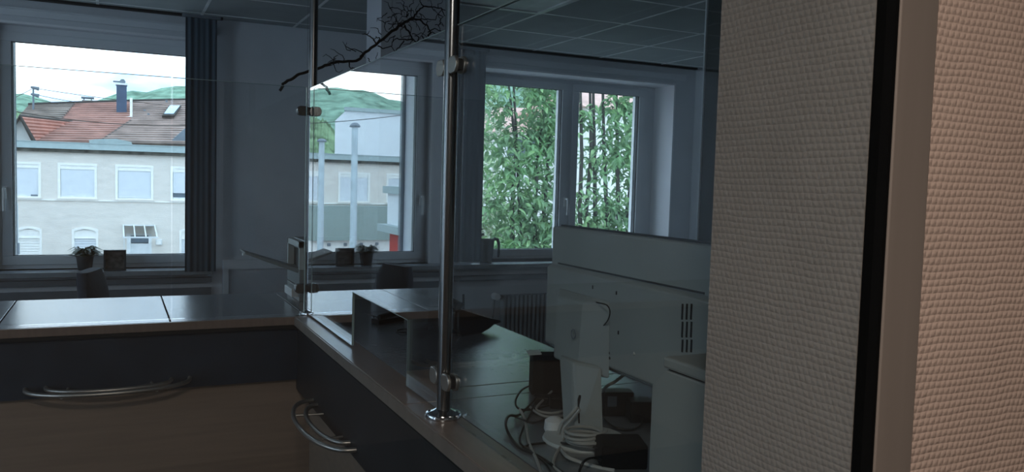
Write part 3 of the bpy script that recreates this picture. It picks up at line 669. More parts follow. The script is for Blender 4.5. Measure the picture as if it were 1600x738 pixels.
t, a_, b_, n_, z1 = brick('black power brick with a grey label under the monitor', 944, 990, 652, .065, .05)
obj('label', MB().hexa([a_+(b_-a_)*k+Vector((0, -.0012 if f_ else .001, z)) for z in (.028, .055) for k, f_ in ((.1, 1), (.4, 1), (.4, 0), (.1, 0))]), MT['trimgrey'], t)
brick('flat black power brick against the white printer', 985, 1022, 662, .055, .06)
brick('black box in front, between monitor stand and white casing', 940, 1012, 735, .052, .09, MT['blackm'], 'desk_box', 'box')
brick('small black adapter near the monitor neck behind the cables', 860, 892, 640, .03, .05)
brick('low dark adapter under the tangled cables', 836, 872, 634, .022, .04)

# white casing (desktop device) at the right
dv = thing('white_desk_printer', 'white desk printer with a sloping top edge beside the wallpapered wall', 'printer', (1.1, 1.2, T))
DX = .885
q0 = P(1016, 738, X=DX); qa = P(1018, 600, X=DX); qb = P(1040, 578, X=DX); qe = P(1122, 612, X=DX)
yf, ye = qa.y, qe.y-.06; ztop = qb.z
side = [(DX, yf, T), (DX, yf, qa.z), (DX, qb.y, ztop), (DX, ye, ztop), (DX, ye, T)]
obj('body', MB().prism(side, (.135, 0, 0)), MT['device'], dv, bevel=.004)
obj('lid', MB().box((DX-.004, ye, ztop+.003), (DX+.137, qb.y+.004, ztop+.024)), MT['device'], dv, bevel=.005)
obj('lid_gap', MB().box((DX+.004, ye, ztop), (DX+.13, qb.y-.004, ztop+.003)), MT['vent'], dv)

# ------------------------------------------------------------------ desk telephone and small things
ph = thing('desk_telephone', 'black desk telephone with aerial and angled keypad on the desk', 'telephone', (1.28, 3.03, T))
fa = Vector((1.215, 2.97, T)); ux = Vector((.955, .30, 0)).normalized(); uy = Vector((-.30, .955, 0)).normalized()
def L(u, v, w): return fa+ux*u+uy*v+Vector((0, 0, w))
prof = [(.01, .0), (.11, .0), (.155, .015), (.175, .028), (.215, .034), (.213, .042), (.15, .058), (.07, .083), (.01, .103), (-.03, .10), (-.035, .03)]
obj('body', MB().prism([L(u, 0, w) for u, w in prof], uy*.17), MT['black'], ph, bevel=.004)
for i in range(5):
    for j in range(4):
        u = .035+i*.034; w = .1005-.33*(u-.01)
        obj('key', MB().hexa([L(u+a, .012+j*.032+b, w+c_-a*.33) for c_ in (0, .008) for a, b in ((0, 0), (.024, 0), (.024, .02), (0, .02))]), MT['white'], ph)
obj('handset', MB().tube([L(-.01, .15, .118), L(-.015, .11, .135), L(-.015, .04, .135), L(-.01, .0, .118)], [.020, .014, .014, .020], 10), MT['black'], ph, smooth=True)
obj('aerial', MB().tube([L(.062, .06, .085), L(.060, .06, .155)], [.0052, .0045], 8), MT['black'], ph, smooth=True)
obj('foot', MB().box(L(.02, .02, 0), L(.03, .1, .012)), MT['black'], ph)
sp = thing('stapler', 'black stapler with a pale label lying left of the telephone', 'stapler', D(665, 527, 0))
s_a = Vector(D(650, 524, 0)); s_b = Vector(D(686, 514, 0)); d = (s_b-s_a).normalized(); n_ = Vector((-d.y, d.x, 0))*.016
obj('base', MB().hexa([s_a-n_, s_b-n_, s_b+n_, s_a+n_, s_a-n_+Vector((0, 0, .008)), s_b-n_+Vector((0, 0, .01)), s_b+n_+Vector((0, 0, .01)), s_a+n_+Vector((0, 0, .008))]), MT['black'], sp, bevel=.002)
obj('arm', MB().hexa([s_a-n_+Vector((0, 0, .012)), s_b-n_+Vector((0, 0, .012)), s_b+n_+Vector((0, 0, .012)), s_a+n_+Vector((0, 0, .012)), s_a-n_+Vector((0, 0, .022)), s_b-n_+Vector((0, 0, .036)), s_b+n_+Vector((0, 0, .036)), s_a+n_+Vector((0, 0, .022))]), MT['black'], sp, bevel=.003)
lm = s_a+(s_b-s_a)*.35-n_*1.05; lm2 = s_a+(s_b-s_a)*.85-n_*1.05
obj('label', MB().hexa([lm+Vector((0, 0, .014)), lm2+Vector((0, 0, .016)), lm2+n_*.05+Vector((0, 0, .016)), lm+n_*.05+Vector((0, 0, .014)), lm+Vector((0, 0, .024)), lm2+Vector((0, 0, .030)), lm2+n_*.05+Vector((0, 0, .030)), lm+n_*.05+Vector((0, 0, .024))]), MT['printer'], sp)
cable('small black loop of strap lying seen through the hatch', [D(620, 517), D(628, 515, .008), D(637, 515), D(636, 520), D(628, 520, .006), D(620, 519), D(620, 517)], .0025, MT['black'], name='strap', cat='strap')
hp = thing('hole_punch', 'flat black hole punch on the desk seen through the hatch', 'hole punch', D(610, 506, 0))
a_ = Vector(D(592, 508, 0)); b_ = Vector(D(632, 502, 0)); d = (b_-a_).normalized(); n_ = Vector((-d.y, d.x, 0))*.05
obj('base', MB().hexa([a_, b_, b_+n_, a_+n_]+[q+Vector((0, 0, .02)) for q in (a_, b_, b_+n_, a_+n_)]), MT['black'], hp, bevel=.003)
obj('lever', MB().tube([a_+Vector((0, 0, .03)), b_+Vector((0, 0, .045))], .012, 8), MT['black'], hp, smooth=True)
gg = thing('eyeglasses', 'thin-rimmed dark glasses on the desk behind the hatch', 'glasses', D(583, 492, 0))
obj('frame', MB().tube([D(570, 490, .02), D(583, 494, .022), D(596, 498, .02)], .0025, 6), MT['black'], gg, smooth=True)
obj('temple', MB().tube([D(583, 494, .022), D(585, 500, .003)], .002, 6), MT['black'], gg, smooth=True)

# ================================================================== HALL SIDE: glass partition, wallpapered walls
SXW = .710; SYE = .870
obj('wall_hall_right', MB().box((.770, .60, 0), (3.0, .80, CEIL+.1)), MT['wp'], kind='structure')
obj('wall_reveal_right', MB().box((SXW, .625, 0), (.79, SYE, CEIL)), MT['wp_dim'], kind='structure')
obj('wall_back_right', MB().box((.79, .80, 0), (2.45, SYE, CEIL)), MT['plaster'], kind='structure')
obj('trim_8', MB().box((.7155, .598, 0), (.771, .624, CEIL)), MT['alu'], kind='structure', bevel=.0015)
obj('trim_9', MB().box((.711, .6005, 0), (.7155, .6245, CEIL)), mat('black_gasket', '#060606', .9, spec=.1), kind='structure')
obj('window_3', MB().box((-2.0, .612, 0.02), (.711, .620, CEIL)), G_HALL, kind='structure')
obj('wall_hall_left', MB().box((-2.7, .60, 0), (-2.0, .80, CEIL)), MT['hallwall'], kind='structure')
obj('wall_hall_rear', MB().box((-2.7, -3.2, 0), (3.0, -3.1, CEIL+.1)), MT['hallwall'], kind='structure')
obj('wall_hall_side_left', MB().box((-2.8, -3.2, 0), (-2.7, .8, CEIL+.1)), MT['hallwall'], kind='structure')
obj('wall_hall_side_right', MB().box((3.0, -3.2, 0), (3.1, .8, CEIL+.1)), MT['hallwall'], kind='structure')
obj('ceiling_hall', MB().box((-2.8, -3.2, CEIL+.1), (3.1, .8, CEIL+.2)), MT['hallwall'], kind='structure')
obj('trim_11', MB().box((-2.7, .60, CEIL), (3.0, .80, CEIL+.1)), MT['hallwall'], kind='structure')
hl = thing('added_hall_lamp', 'unseen round warm ceiling lamp added in the hallway behind the camera', 'ceiling lamp', (-.3, -.5, CEIL+.04))
obj('diffuser', MB().lathe((-.3, -.5, CEIL+.045), [(.001, 0), (.14, .01), (.17, .045)], 28), MT['lamp'], hl, smooth=True)
HALL = area('added_hall_light', (-.3, -.5, CEIL+.0), (0, 0, 0), .34, .34, 42, (1, .90, .83))  # unseen source added to light the hall side warmly

# ================================================================== OUTSIDE
FA = math.radians(8); FY = 37.5; FU = Vector((math.cos(FA), -math.sin(FA), 0)); FN = Vector((math.sin(FA), math.cos(FA), 0)); FO = Vector((0, FY, 0))
def FP(u, z, d=0): q = FO+FU*u+FN*d; return (q.x, q.y, z)      # d > 0 goes into the building
def fbox(mb, u0, u1, z0, z1, d0, d1):
    return mb.hexa([FP(u0, z0, d0), FP(u1, z0, d0), FP(u1, z0, d1), FP(u0, z0, d1), FP(u0, z1, d0), FP(u1, z1, d0), FP(u1, z1, d1), FP(u0, z1, d1)])
GZ = -3.4
obj('ground_street', MB().box((-160, WO+.5, GZ-.2), (220, 700, GZ)), MT['street'], kind='structure')
fb = thing('terrace_building', 'long cream rendered two-storey building with shuttered windows across the street', 'building', FP(-3, GZ, 3))
up = [(-14.35, .30, 1.70, 1.33), (-12.25, .30, 1.75, 1.33), (-10.62+0, .30, 1.75, 1.3), (-9.55+1.6-.02, 0, 0, 0)]
uppers = [-15.5, -13.05, -10.45-1.3+.05, -9.5, -7.0+.02-1.35+1.35, -4.1, -2.064, .034, 2.116, 4.3]
uppers = [(-14.3, 1.35), (-11.85, 1.40), (-9.52, 1.52), (-7.05-.35, 1.30), (-5.9+.05, 1.25), (-4.05, 1.30), (-2.064, 1.338), (.034, 1.348), (2.116, 1.34), (4.25, 1.34), (6.4, 1.34)]
uppers = [(-14.3, 1.4), (-11.87, 1.40), (-9.53, 1.52), (-7.05, 1.4), (-4.10, 1.355), (-2.064, 1.338), (.034, 1.348), (2.116, 1.34), (4.25, 1.34), (6.4, 1.34)]
holes = []
for u, w in uppers: holes.append((u, u+w, .32, 1.69))
lowers = [(-5.6, .84), (-3.56, .84), (-1.58, .90), (2.46, .85), (4.5, .85)]
LB = -2.15
for u, w in lowers: holes.append((u, u+w, LB, -.90))
holes.append((.46, 1.33, GZ, -1.13))
obj('wall', holes_wall(MB(), -14.8, 8.5, GZ, 2.27, holes, lambda u, z, k: FP(u, z, 0 if k == 0 else .3)), MT['facade'], fb)
obj('core', fbox(MB(), -14.8, 8.5, GZ, 2.2, .5, 1.9), MT['facade'], fb)
obj('parapet', fbox(MB(), -15, 8.7, 2.285, 2.535, -.28, .4), MT['parapet'], fb)
obj('parapet_cap', fbox(MB(), -15, 8.7, 2.535, 2.56, -.31, .45), MT['parapet'], fb)
obj('eave', fbox(MB(), -15, 8.7, 2.15, 2.285, -.16, 0), MT['eave'], fb)
obj('flat_roof', fbox(MB(), -15, 8.7, 2.2, 2.3, .3, 2.0), MT['eave'], fb)
obj('string_course', fbox(MB(), -14.8, 8.5, .215, .265, -.05, 0), MT['ftrim'], fb)
for i, (u, w) in enumerate(uppers):
    z0, z1_ = .32, 1.69
    wn = obj('window', holes_wall(MB(), u-.04, u+w+.04, z0-.0, z1_+.04, [(u+.05, u+w-.05, z0+.05, z1_-.05)], lambda a, z, k: FP(a, z, -.035 if k == 0 else .1)), MT['ftrim'], fb)
    obj('shutter_box', fbox(MB(), u+.05, u+w-.05, z1_-.2, z1_-.05, -.0, .1), MT['ftrim'], wn)
    low = z0+.12 if i in (4, 5) else z0+.3 if i == 7 else z0+.06
    obj('roller_shutter', fbox(MB(), u+.06, u+w-.06, low, z1_-.18, .03, .08), MT['shutter'], wn)
    if i == 7: obj('pane', fbox(MB(), u+.06, u+w-.06, z0+.12, low, .1, .12), MT['fglass'], wn)
    if i in (4, 5, 7): obj('lower_frame', fbox(MB(), u+.06, u+w-.06, z0+.05, z0+.12, .02, .12), MT['white'], wn)
    if i == 4: obj('vent_box', fbox(MB(), u+w-.32, u+w-.08, z0+.05, z0+.12, -.03, .05), MT['trimgrey'], wn)
    obj('sill', fbox(MB(), u-.09, u+w+.09, z0-.06, z0, -.09, .1), MT['facade'], wn)
for i, (u, w) in enumerate(lowers):
    n = 8; arc_i = []; arc_o = []
    zt = -.93
    for k in range(n+1):
        s_ = k/n; arc_i.append((u+.05+(w-.1)*s_, zt-.08+.09*math.sin(math.pi*s_))); arc_o.append((u-.03+(w+.06)*s_, zt+.0+.10*math.sin(math.pi*s_)))
    mb = MB(); poly = [(u-.03, LB)]+arc_o+[(u+w+.03, LB)]; inn = [(u+.05, LB)]+arc_i+[(u+w-.05, LB)]
    for k in range(len(poly)-1):
        mb.hexa([FP(*poly[k], -.03), FP(*poly[k+1], -.03), FP(*inn[k+1], -.03), FP(*inn[k], -.03), FP(*poly[k], .08), FP(*poly[k+1], .08), FP(*inn[k+1], .08), FP(*inn[k], .08)])
    wn = obj('window', mb, MT['ftrim'], fb)
    obj('header', fbox(MB(), u+.04, u+w-.04, -1.28, -.95, .04, .1), MT['ftrim'], wn)
    obj('transom', fbox(MB(), u+.04, u+w-.04, -1.31, -1.27, .0, .1), MT['ftrim'], wn)
    sh = MB()
    for k in range(8): fbox(sh, u+.05, u+w-.05, LB+.105*k, LB+.105*k+.095, .05, .09)
    obj('roller_shutter', sh, MT['shutter'] if i != 1 else MT['ftrim'], wn)
    obj('sill', fbox(MB(), u-.06, u+w+.06, LB-.06, LB, -.08, .1), MT['facade'], wn)
# door with glazed canopy
dr = obj('door', holes_wall(MB(), .42, 1.36, GZ, -1.09, [(.56, 1.24, GZ+.01, -1.16)], lambda a, z, k: FP(a, z, -.02 if k == 0 else .15)), MT['white'], fb)
obj('door_leaf', fbox(MB(), .56, 1.24, GZ+.01, -1.50, .06, .1), MT['white'], dr)
obj('fanlight', fbox(MB(), .56, 1.24, -1.47, -1.16, .06, .1), MT['fglass'], dr)
obj('door_sign', fbox(MB(), .80, 1.0, -2.1, -1.93, .045, .06), MT['trimgrey'], dr)
cn = obj('canopy', fbox(MB(), .27, 1.5, -.76, -.72, -.1, -.02), MT['white'], fb)
for k in range(4):
    a_ = .29+k*.395; b_ = .42+k*.41
    obj('rafter', MB().hexa([FP(a_-.025, -.76, -.05), FP(a_+.025, -.76, -.05), FP(b_+.025, -1.20, -.85), FP(b_-.025, -1.20, -.85), FP(a_-.025, -.71, -.05), FP(a_+.025, -.71, -.05), FP(b_+.025, -1.15, -.85), FP(b_-.025, -1.15, -.85)]), MT['white'], cn)
obj('front_bar', MB().hexa([FP(.38, -1.21, -.88), FP(1.70, -1.21, -.88), FP(1.70, -1.21, -.82), FP(.38, -1.21, -.82), FP(.38, -1.15, -.88), FP(1.70, -1.15, -.88), FP(1.70, -1.15, -.82), FP(.38, -1.15, -.82)]), MT['white'], cn)
obj('glazing', MB().hexa([FP(.29, -.735, -.05), FP(1.48, -.735, -.05), FP(1.65, -1.175, -.85), FP(.42, -1.175, -.85), FP(.29, -.725, -.05), FP(1.48, -.725, -.05), FP(1.65, -1.165, -.85), FP(.42, -1.165, -.85)]), G_WIN, cn)
obj('canopy_side', MB().add([FP(.30, -.76, -.04), FP(.30, -2.2, -.04), FP(.30, -2.2, -.02), FP(.30, -.76, -.02), FP(.34, -.76, -.04), FP(.34, -2.2, -.04), FP(.34, -2.2, -.02), FP(.34, -.76, -.02)], [(0, 1, 2, 3), (7, 6, 5, 4), (0, 4, 5, 1), (1, 5, 6, 2), (2, 6, 7, 3), (3, 7, 4, 0)]), MT['white'], cn)
wl = thing('wall_lamp', 'small white square lamp beside the door of the cream building', 'wall lamp', FP(1.65, -1.45, -.1))
obj('housing', fbox(MB(), 1.52, 1.76, -1.55, -1.32, -.12, -.0), MT['white'], wl, bevel=.01)
obj('cover', fbox(MB(), 1.56, 1.72, -1.51, -1.36, -.15, -.12), MT['ftrim'], wl)
# sage signboard band and the row of little square lights of the left part
sg = thing('shop_canopy', 'long sage green fascia band on the cream building seen reflected in the screen', 'canopy', FP(-9.5, -1.4, -.8))
obj('fascia', fbox(MB(), -14.5, -6.3, -1.42, .16, -1.1, -.1), MT['gband'], sg)
obj('underside', fbox(MB(), -14.5, -6.3, -2.6, -1.42, -.9, -.1), MT['ftrim'], sg)
for k in range(6):
    u = -7.2-k*.79
    obj('square_spotlight', fbox(MB(), u-.07, u+.07, -1.68, -1.55, -.98, -.9), MT['trimgrey'], sg)
# grey gutter post seen in the left window
gp_ = P(23, 345, Y=24)
sl = thing('street_post', 'pale slim street post with a small box at the left edge of the left window', 'post', (gp_.x, 24, GZ))
a_ = P(19, 318, Y=24); b_ = P(28, 395, Y=24)
obj('mast', MB().box((a_.x, 24, GZ), (b_.x, 24.15, a_.z)), MT['polem'], sl)
c_ = P(25, 385, Y=23.98); obj('control_box', MB().box((a_.x+.05, 23.9, c_.z-.2), (b_.x+.04, 24, c_.z+.08)), MT['trimgrey'], sl)

# --- the tiled house behind
def RY(y): return 48-(y-158)/60*8
def RP(x, y): return P(x, y, Y=RY(y))
hb_ = thing('tiled_house', 'large house with red and brown tiled roof behind the flat parapet', 'house', (RP(170, 200).x, 46, GZ))
def roof_section(q, m_, rows, th=.07, name='roof_tiles'):
    """q = top-left, top-right, bottom-right, bottom-left pixels; overlapping courses of tiles"""
    tl, tr_, br_, bl = [RP(*a) for a in q]; mb = MB()
    nrm = (tr_-tl).cross(bl-tl).normalized()
    if nrm.z < 0: nrm = -nrm
    for k in range(rows):
        s0, s1 = k/rows, (k+1)/rows
        a = tl.lerp(bl, s0); b = tr_.lerp(br_, s0); c = tr_.lerp(br_, s1); d = tl.lerp(bl, s1)
        mb.hexa([a-nrm*.05, b-nrm*.05, c-nrm*.05, d-nrm*.05, a, b, c+nrm*th, d+nrm*th])
    return obj(name, mb, m_, hb_, kind='stuff')
roof_section([(46, 164), (118, 161.5), (96, 187), (28, 184)], MT['tile_g'], 8)
roof_section([(118, 161.5), (207, 158.5), (204, 189), (96, 187)], MT['tile_r'], 9)
roof_section([(28, 184), (204, 189), (156, 221), (10, 221)], MT['tile_r'], 10)
roof_section([(207, 158.5), (330, 156), (330, 189), (204, 189)], MT['tile_b'], 10)
roof_section([(204, 189), (330, 189), (330, 224), (156, 221)], MT['tile_b'], 10)
def strip(pts, r, m_, name, par, n=6): return obj(name, MB().tube(pts, r, n), m_, par)
strip([RP(44, 163.5), RP(118, 161), RP(207, 158), RP(330, 155.5)], .09, MT['dark_t'], 'ridge', hb_)
strip([RP(118, 161), RP(96, 187)], .05, MT['dark_t'], 'valley', hb_)
strip([RP(204, 189), RP(156, 221)], .05, MT['dark_t'], 'valley', hb_)
obj('house_wall', MB().box((RP(30, 200).x-1, 40.4, GZ), (RP(330, 200).x, 47.5, RP(100, 221).z-.1)), MT['facade'], hb_)
# rear slope and grey lower roof on the right
tl, tr_ = RP(44, 164), RP(330, 156)
obj('rear_slope', MB().hexa([tl-Vector((0, -.1, .1)), tr_-Vector((0, -.1, .1)), tr_+Vector((0, 8, -6)), tl+Vector((0, 8, -6)), tl-Vector((0, -.1, 0)), tr_-Vector((0, -.1, 0)), tr_+Vector((0, 8, -5.9)), tl+Vector((0, 8, -5.9))]), MT['tile_g'], hb_)
g_ = [P(x, y, Y=39.6) for x, y in ((262, 225), (290, 200), (330, 190), (330, 226))]
obj('side_roof', MB().prism(g_, (0, .8, 0)), MT['trimgrey'], hb_)
# dormer gable at the left
yg = 39.4
G0 = [P(x, y, Y=yg) for x, y in ((10, 222), (18, 205), (31, 183), (53, 222))]
obj('dormer_gable', MB().prism(G0, (0, .3, 0)), MT['ftrim'], hb_)
dq = [P(31, 181, Y=yg-.3), RP(112, 190), P(76, 221, Y=41), P(52, 221, Y=yg-.3)]
mb = MB()
for k in range(7):
    s0, s1 = k/7, (k+1)/7; a = dq[0].lerp(dq[3], s0); b = dq[1].lerp(dq[2], s0); c = dq[1].lerp(dq[2], s1); d = dq[0].lerp(dq[3], s1)
    up_ = Vector((.03, -.04, .06)); mb.hexa([a-up_, b-up_, c-up_, d-up_, a, b, c+up_, d+up_])
obj('dormer_roof', mb, MT['tile_o'], hb_, 'orange-red tiled dormer roof')
strip([P(14, 214, Y=yg-.35), P(31, 181, Y=yg-.35), P(53, 221, Y=yg-.35)], .09, MT['dark_t'], 'verge_board', hb_)
strip([RP(112, 190), P(76, 221, Y=41)], .06, MT['dark_t'], 'valley', hb_)
strip([P(31, 181, Y=yg-.3), RP(112, 190)], .05, MT['dark_t'], 'dormer_ridge', hb_)
ls = [P(31, 181, Y=yg-.3), P(8, 225, Y=yg-.3), P(-10, 225, Y=43), RP(46, 180)]
obj('dormer_left_slope', MB().prism(ls, (0, .1, -.1)), MT['tile_g'], hb_)
# chimney
c0 = RP(190, 175); ct = P(190, 133, Y=c0.y-.3)
w_ = (P(197, 150, Y=c0.y).x-P(181, 150, Y=c0.y).x)/2
chm = obj('chimney', MB().box((c0.x-w_, c0.y-.35, c0.z-1), (c0.x+w_, c0.y+.35, ct.z)), MT['slate'], hb_, 'slate-blue chimney')
obj('chimney_cap', MB().box((c0.x-w_-.04, c0.y-.4, ct.z), (c0.x+w_+.04, c0.y+.4, ct.z+.09)), MT['white'], chm)
obj('cowl', MB().tube([(c0.x+w_*.2, c0.y-.3, ct.z+.17), (c0.x+w_*.2, c0.y+.3, ct.z+.17)], .13, 12).box((c0.x-w_-.15, c0.y-.2, ct.z+.16), (c0.x+w_*.2, c0.y+.2, ct.z+.2)), MT['trimgrey'], chm)
obj('flashing', MB().box((c0.x-w_-.1, c0.y-.5, c0.z-.35), (c0.x+w_-.1, c0.y-.35, c0.z-.1)), MT['parapet'], chm)
c1 = P(137, 160, Y=49.5); ct1 = P(137, 157, Y=49.5)
ch2 = obj('chimney', MB().box((c1.x-.26, 49.3, c1.z-1), (c1.x+.26, 49.9, ct1.z)), MT['tile_g'], hb_, 'small far chimney')
obj('cowl', MB().box((c1.x-.3, 49.3, ct1.z+.1), (c1.x+.3, 49.9, ct1.z+.17)).box((c1.x-.2, 49.5, ct1.z), (c1.x-.15, 49.6, ct1.z+.1)).box((c1.x+.15, 49.5, ct1.z), (c1.x+.2, 49.6, ct1.z+.1)), MT['trimgrey'], ch2)
v0 = RP(205, 183); v1 = P(205, 153, Y=v0.y-.1)
obj('vent_pipe', MB().tube([v0, (v0.x, v0.y-.1, v1.z)], .06, 8).tube([v0, v0+Vector((-.25, -.25, -.08))], .06, 8), MT['ftrim'], hb_, smooth=True)
sk = [RP(253, 187), RP(264, 171), RP(283, 171), RP(272, 187)]
sky_w = obj('skylight', MB().prism([q+Vector((0, -.08, .10)) for q in sk], (0, -.08, .10)), MT['dark_t'], hb_)
sk2 = [RP(256, 185), RP(265, 172), RP(281, 172), RP(271, 185)]
obj('pane', MB().prism([q+Vector((0, -.17, .21)) for q in sk2], (0, -.01, .015)), mat('skylight_glass', '#a9c8dc', .08, var=.02), sky_w)
for (x, y) in ((260, 160), (226, 175), (232, 181)):
    q = RP(x, y); obj('roof_hook', MB().box((q.x-.05, q.y-.1, q.z), (q.x+.05, q.y, q.z+.12)), MT['trimgrey'], hb_)
# metal housing lying on the parapet roof
ds = thing('roof_duct', 'long low grey metal duct on the flat roof below the tiled roof', 'duct', FP(.4, 2.56, 1))
q = [P(x, y, Y=39.0) for x, y in ((140, 226), (139, 219), (150, 217.5), (182, 217), (205, 222), (208, 228))]
obj('casing', MB().prism(q, (0, .5, 0)), MT['parapet'], ds)
# power line mast and cables
pm = P(52, 172, Y=46); 
ms = thing('power_mast', 'thin roof mast with two insulator crossarms at the left of the tiled roof', 'mast', (pm.x, 46, pm.z-.6))
pt = P(52, 136, Y=46)
obj('pole', MB().tube([(pm.x, 46, pm.z-.6), (pt.x, 46, pt.z)], .045, 6), MT['trimgrey'], ms)
for y0 in (136, 147):
    a_ = P(48, y0, Y=46); b_ = P(61, y0+3, Y=46); obj('crossarm', MB().tube([a_, b_], [.05, .10], 6), MT['trimgrey'], ms)
obj('anchor_plate', MB().box((pm.x-.2, 45.6, pm.z-.35), (pm.x+.2, 45.9, pm.z-.2)), MT['polem'], ms)
def wire(label, a_, b_, r=.014, sag=.15):
    pts = [a_.lerp(b_, k/10)-Vector((0, 0, sag*4*(k/10)*(1-k/10))) for k in range(11)]
    obj('power_cable', MB().tube(pts, r, 5), MT['dark_t'], None, label, 'cable')
wire('upper overhead power cable from the roof mast to the right', P(61, 139, Y=46), P(330, 170, Y=47.5), sag=.1)
wire('lower overhead power cable from the roof mast to the right', P(61, 149, Y=46), P(150, 163, Y=48), sag=.05)
wire('short overhead power cable leaving the mast to the left', P(50, 139, Y=46), P(-40, 175, Y=44), sag=.1)
wire('overhead power cable crossing in front of the tiled roof', P(-20, 166, Y=30), P(340, 194, Y=30), sag=.25)
wire('thin third cable leaving the mast below the crossarms', P(55, 155, Y=46), P(110, 163, Y=48), .01, .03)

# --- things only seen reflected in the screen, further left outside
def mt(label, bx, ytop, Y, w, hcap):
    t_ = M(bx, ytop, Y); p = thing('flagpole', label, 'flagpole', (t_.x, Y, GZ), 'flagpoles')
    obj('shaft', MB().tube([(t_.x, Y, GZ), (t_.x, Y, t_.z)], [w*1.25, w], 14), MT['polem'], p, smooth=True)
    obj('cap', MB().lathe((t_.x, Y, t_.z), [(w*1.7, 0), (w*1.75, hcap*.4), (w, hcap), (.01, hcap*1.15)], 14), MT['trimgrey'], p, smooth=True)
mt('taller pale flagpole with a domed cap reflected in the screen', 555, 199, 20, .075, .10)
mt('shorter pale flagpole reflected beside the corner post', 503, 222, 25, .085, .09)
a_ = M(524, 172, 70); b_ = M(636, 180, 70)
wb = thing('white_hall', 'large plain white building with a chamfered corner under the wooded hill', 'building', ((a_.x+b_.x)/2, 74, GZ))
zt = a_.z; x1_, x0_ = a_.x, b_.x
obj('wall', MB().prism([(x0_, 70, GZ), (x1_, 70, GZ), (x1_, 70, zt-.9), (x1_-.9, 70, zt), (x0_, 70, zt)], (-3.2, 8, 0)), MT['pwhite'], wb)
obj('roof_edge', MB().prism([(x0_-.3, 69.8, zt), (x1_-.7, 69.8, zt), (x1_-.7, 69.8, zt+.3), (x0_-.3, 69.8, zt+.3)], (-3.2, 8, -1.2)), MT['parapet'], wb)
# wing with the red shop front, a wall running towards us
wx = M(606, 302, 31.5)
wg = thing('shop_wing', 'white wing building with red shopfront and grey canopy reflected in the screen', 'building', (wx.x-2, 26, GZ))
zt = wx.z; zc = M(606, 350, 31.5).z
wX = wx.x
obj('wall', MB().box((wX-6, 14, zc), (wX, 31.5, zt)), MT['pwhite'], wg)
obj('parapet', MB().box((wX-6, 14, zt), (wX+.15, 31.7, zt+.28)), MT['parapet'], wg)
obj('canopy', MB().box((wX-.2, 14, zc-.28), (wX+.35, 31.7, zc)), MT['parapet'], wg)
obj('shopfront', MB().box((wX-5.9, 14, GZ), (wX-.02, 31.2, zc-.28)), MT['red'], wg)
obj('upper_block', MB().box((wX-9, 14, zt), (wX-3, 24, zt+3)), MT['pwhite'], wg)
wire('thin overhead cable crossing in front of the white hall', M(480, 193, 40), M(680, 172, 40), .018, .1)

# --- hills: ridges built as real relief at distance
def hill(name, label, prof, r0, r1, m_, rough, seed):
    rnd = random.Random(seed); mb = MB(); n = 160; k = 10; vs = []
    azs = [prof[0][0]+(prof[-1][0]-prof[0][0])*i/n for i in range(n+1)]
    def el(a):
        for (a0, e0), (a1, e1) in zip(prof, prof[1:]):
            if a0 <= a <= a1: s_ = (a-a0)/(a1-a0); s_ = s_*s_*(3-2*s_); return e0+(e1-e0)*s_
        return prof[-1][1]
    for i, a in enumerate(azs):
        H = r1*math.tan(math.radians(el(a)))+EYE
        for j in range(k+1):
            s_ = j/k; r = r0+(r1-r0)*s_; z = GZ+(H-GZ)*s_**1.6+rnd.uniform(-1, 1)*rough*(.3+s_)
            vs.append((r*math.sin(math.radians(a)), r*math.cos(math.radians(a)), z))
        r = r1*1.15; vs.append((r*math.sin(math.radians(a)), r*math.cos(math.radians(a)), H*.6))
    K = k+2; fs = [(i*K+j, (i+1)*K+j, (i+1)*K+j+1, i*K+j+1) for i in range(n) for j in range(K-1)]
    return obj(name, mb.add(vs, fs), m_, None, label, 'hill', smooth=True, origin=(0, (r0+r1)/2, GZ))
hill('hazy_wooded_hill', 'long distant wooded hill behind the houses, haze painted into its blue-green', [(-75, 3), (-40, 4.0), (-23, 4.8), (-18.5, 5.3), (-13.9, 6.0), (-11.5, 5.7), (-8, 4.9), (-5.5, 4.4), (-2, 4.0), (1, 5.0), (3, 5.4), (8, 6), (18, 8.5), (30, 12), (45, 13), (60, 10)], 260, 520, MT['hill'], 1.0, 4)
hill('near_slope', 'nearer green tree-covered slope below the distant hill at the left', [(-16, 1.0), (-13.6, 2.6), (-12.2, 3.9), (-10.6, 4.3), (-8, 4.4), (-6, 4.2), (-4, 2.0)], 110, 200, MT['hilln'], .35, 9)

# --- house behind the trees, right window
hx = P(806, 170, Y=34)
h2 = thing('pink_roof_house', 'small white house with pale pink roof glimpsed through the tree', 'house', (hx.x, 36, GZ))
a_ = P(786, 206, Y=34); b_ = P(836, 206, Y=34); ap = P(812, 166, Y=36)
obj('wall', MB().box((a_.x, 34, GZ), (b_.x+2, 40, a_.z)), MT['ftrim'], h2)
obj('roof', MB().hexa([(a_.x-.4, 33.6, a_.z), (b_.x+2.4, 33.6, a_.z), (b_.x+2.4, 40.4, a_.z), (a_.x-.4, 40.4, a_.z), (ap.x-.6, 36.8, ap.z), (b_.x+1, 36.8, ap.z), (b_.x+1, 37, ap.z), (ap.x-.6, 37, ap.z)]), mat('pink_roof', '#dab3a6', .9, var=.1, nscale=2), h2)
for k in range(3):
    wq = P(800+k*14, 215, Y=34); f_ = obj('window', MB().box((wq.x-.3, 33.95, wq.z-.9), (wq.x+.3, 34, wq.z)), MT['white'], h2)
    obj('pane', MB().box((wq.x-.24, 33.93, wq.z-.84), (wq.x+.24, 33.95, wq.z-.06)), MT['fglass'], f_)
h3x = P(930, 200, Y=30)
h3 = thing('pale_house', 'pale rendered house glimpsed behind the right-hand tree stems', 'house', (h3x.x+2, 32, GZ))
a_ = P(918, 168, Y=30); b_ = P(1010, 168, Y=30)
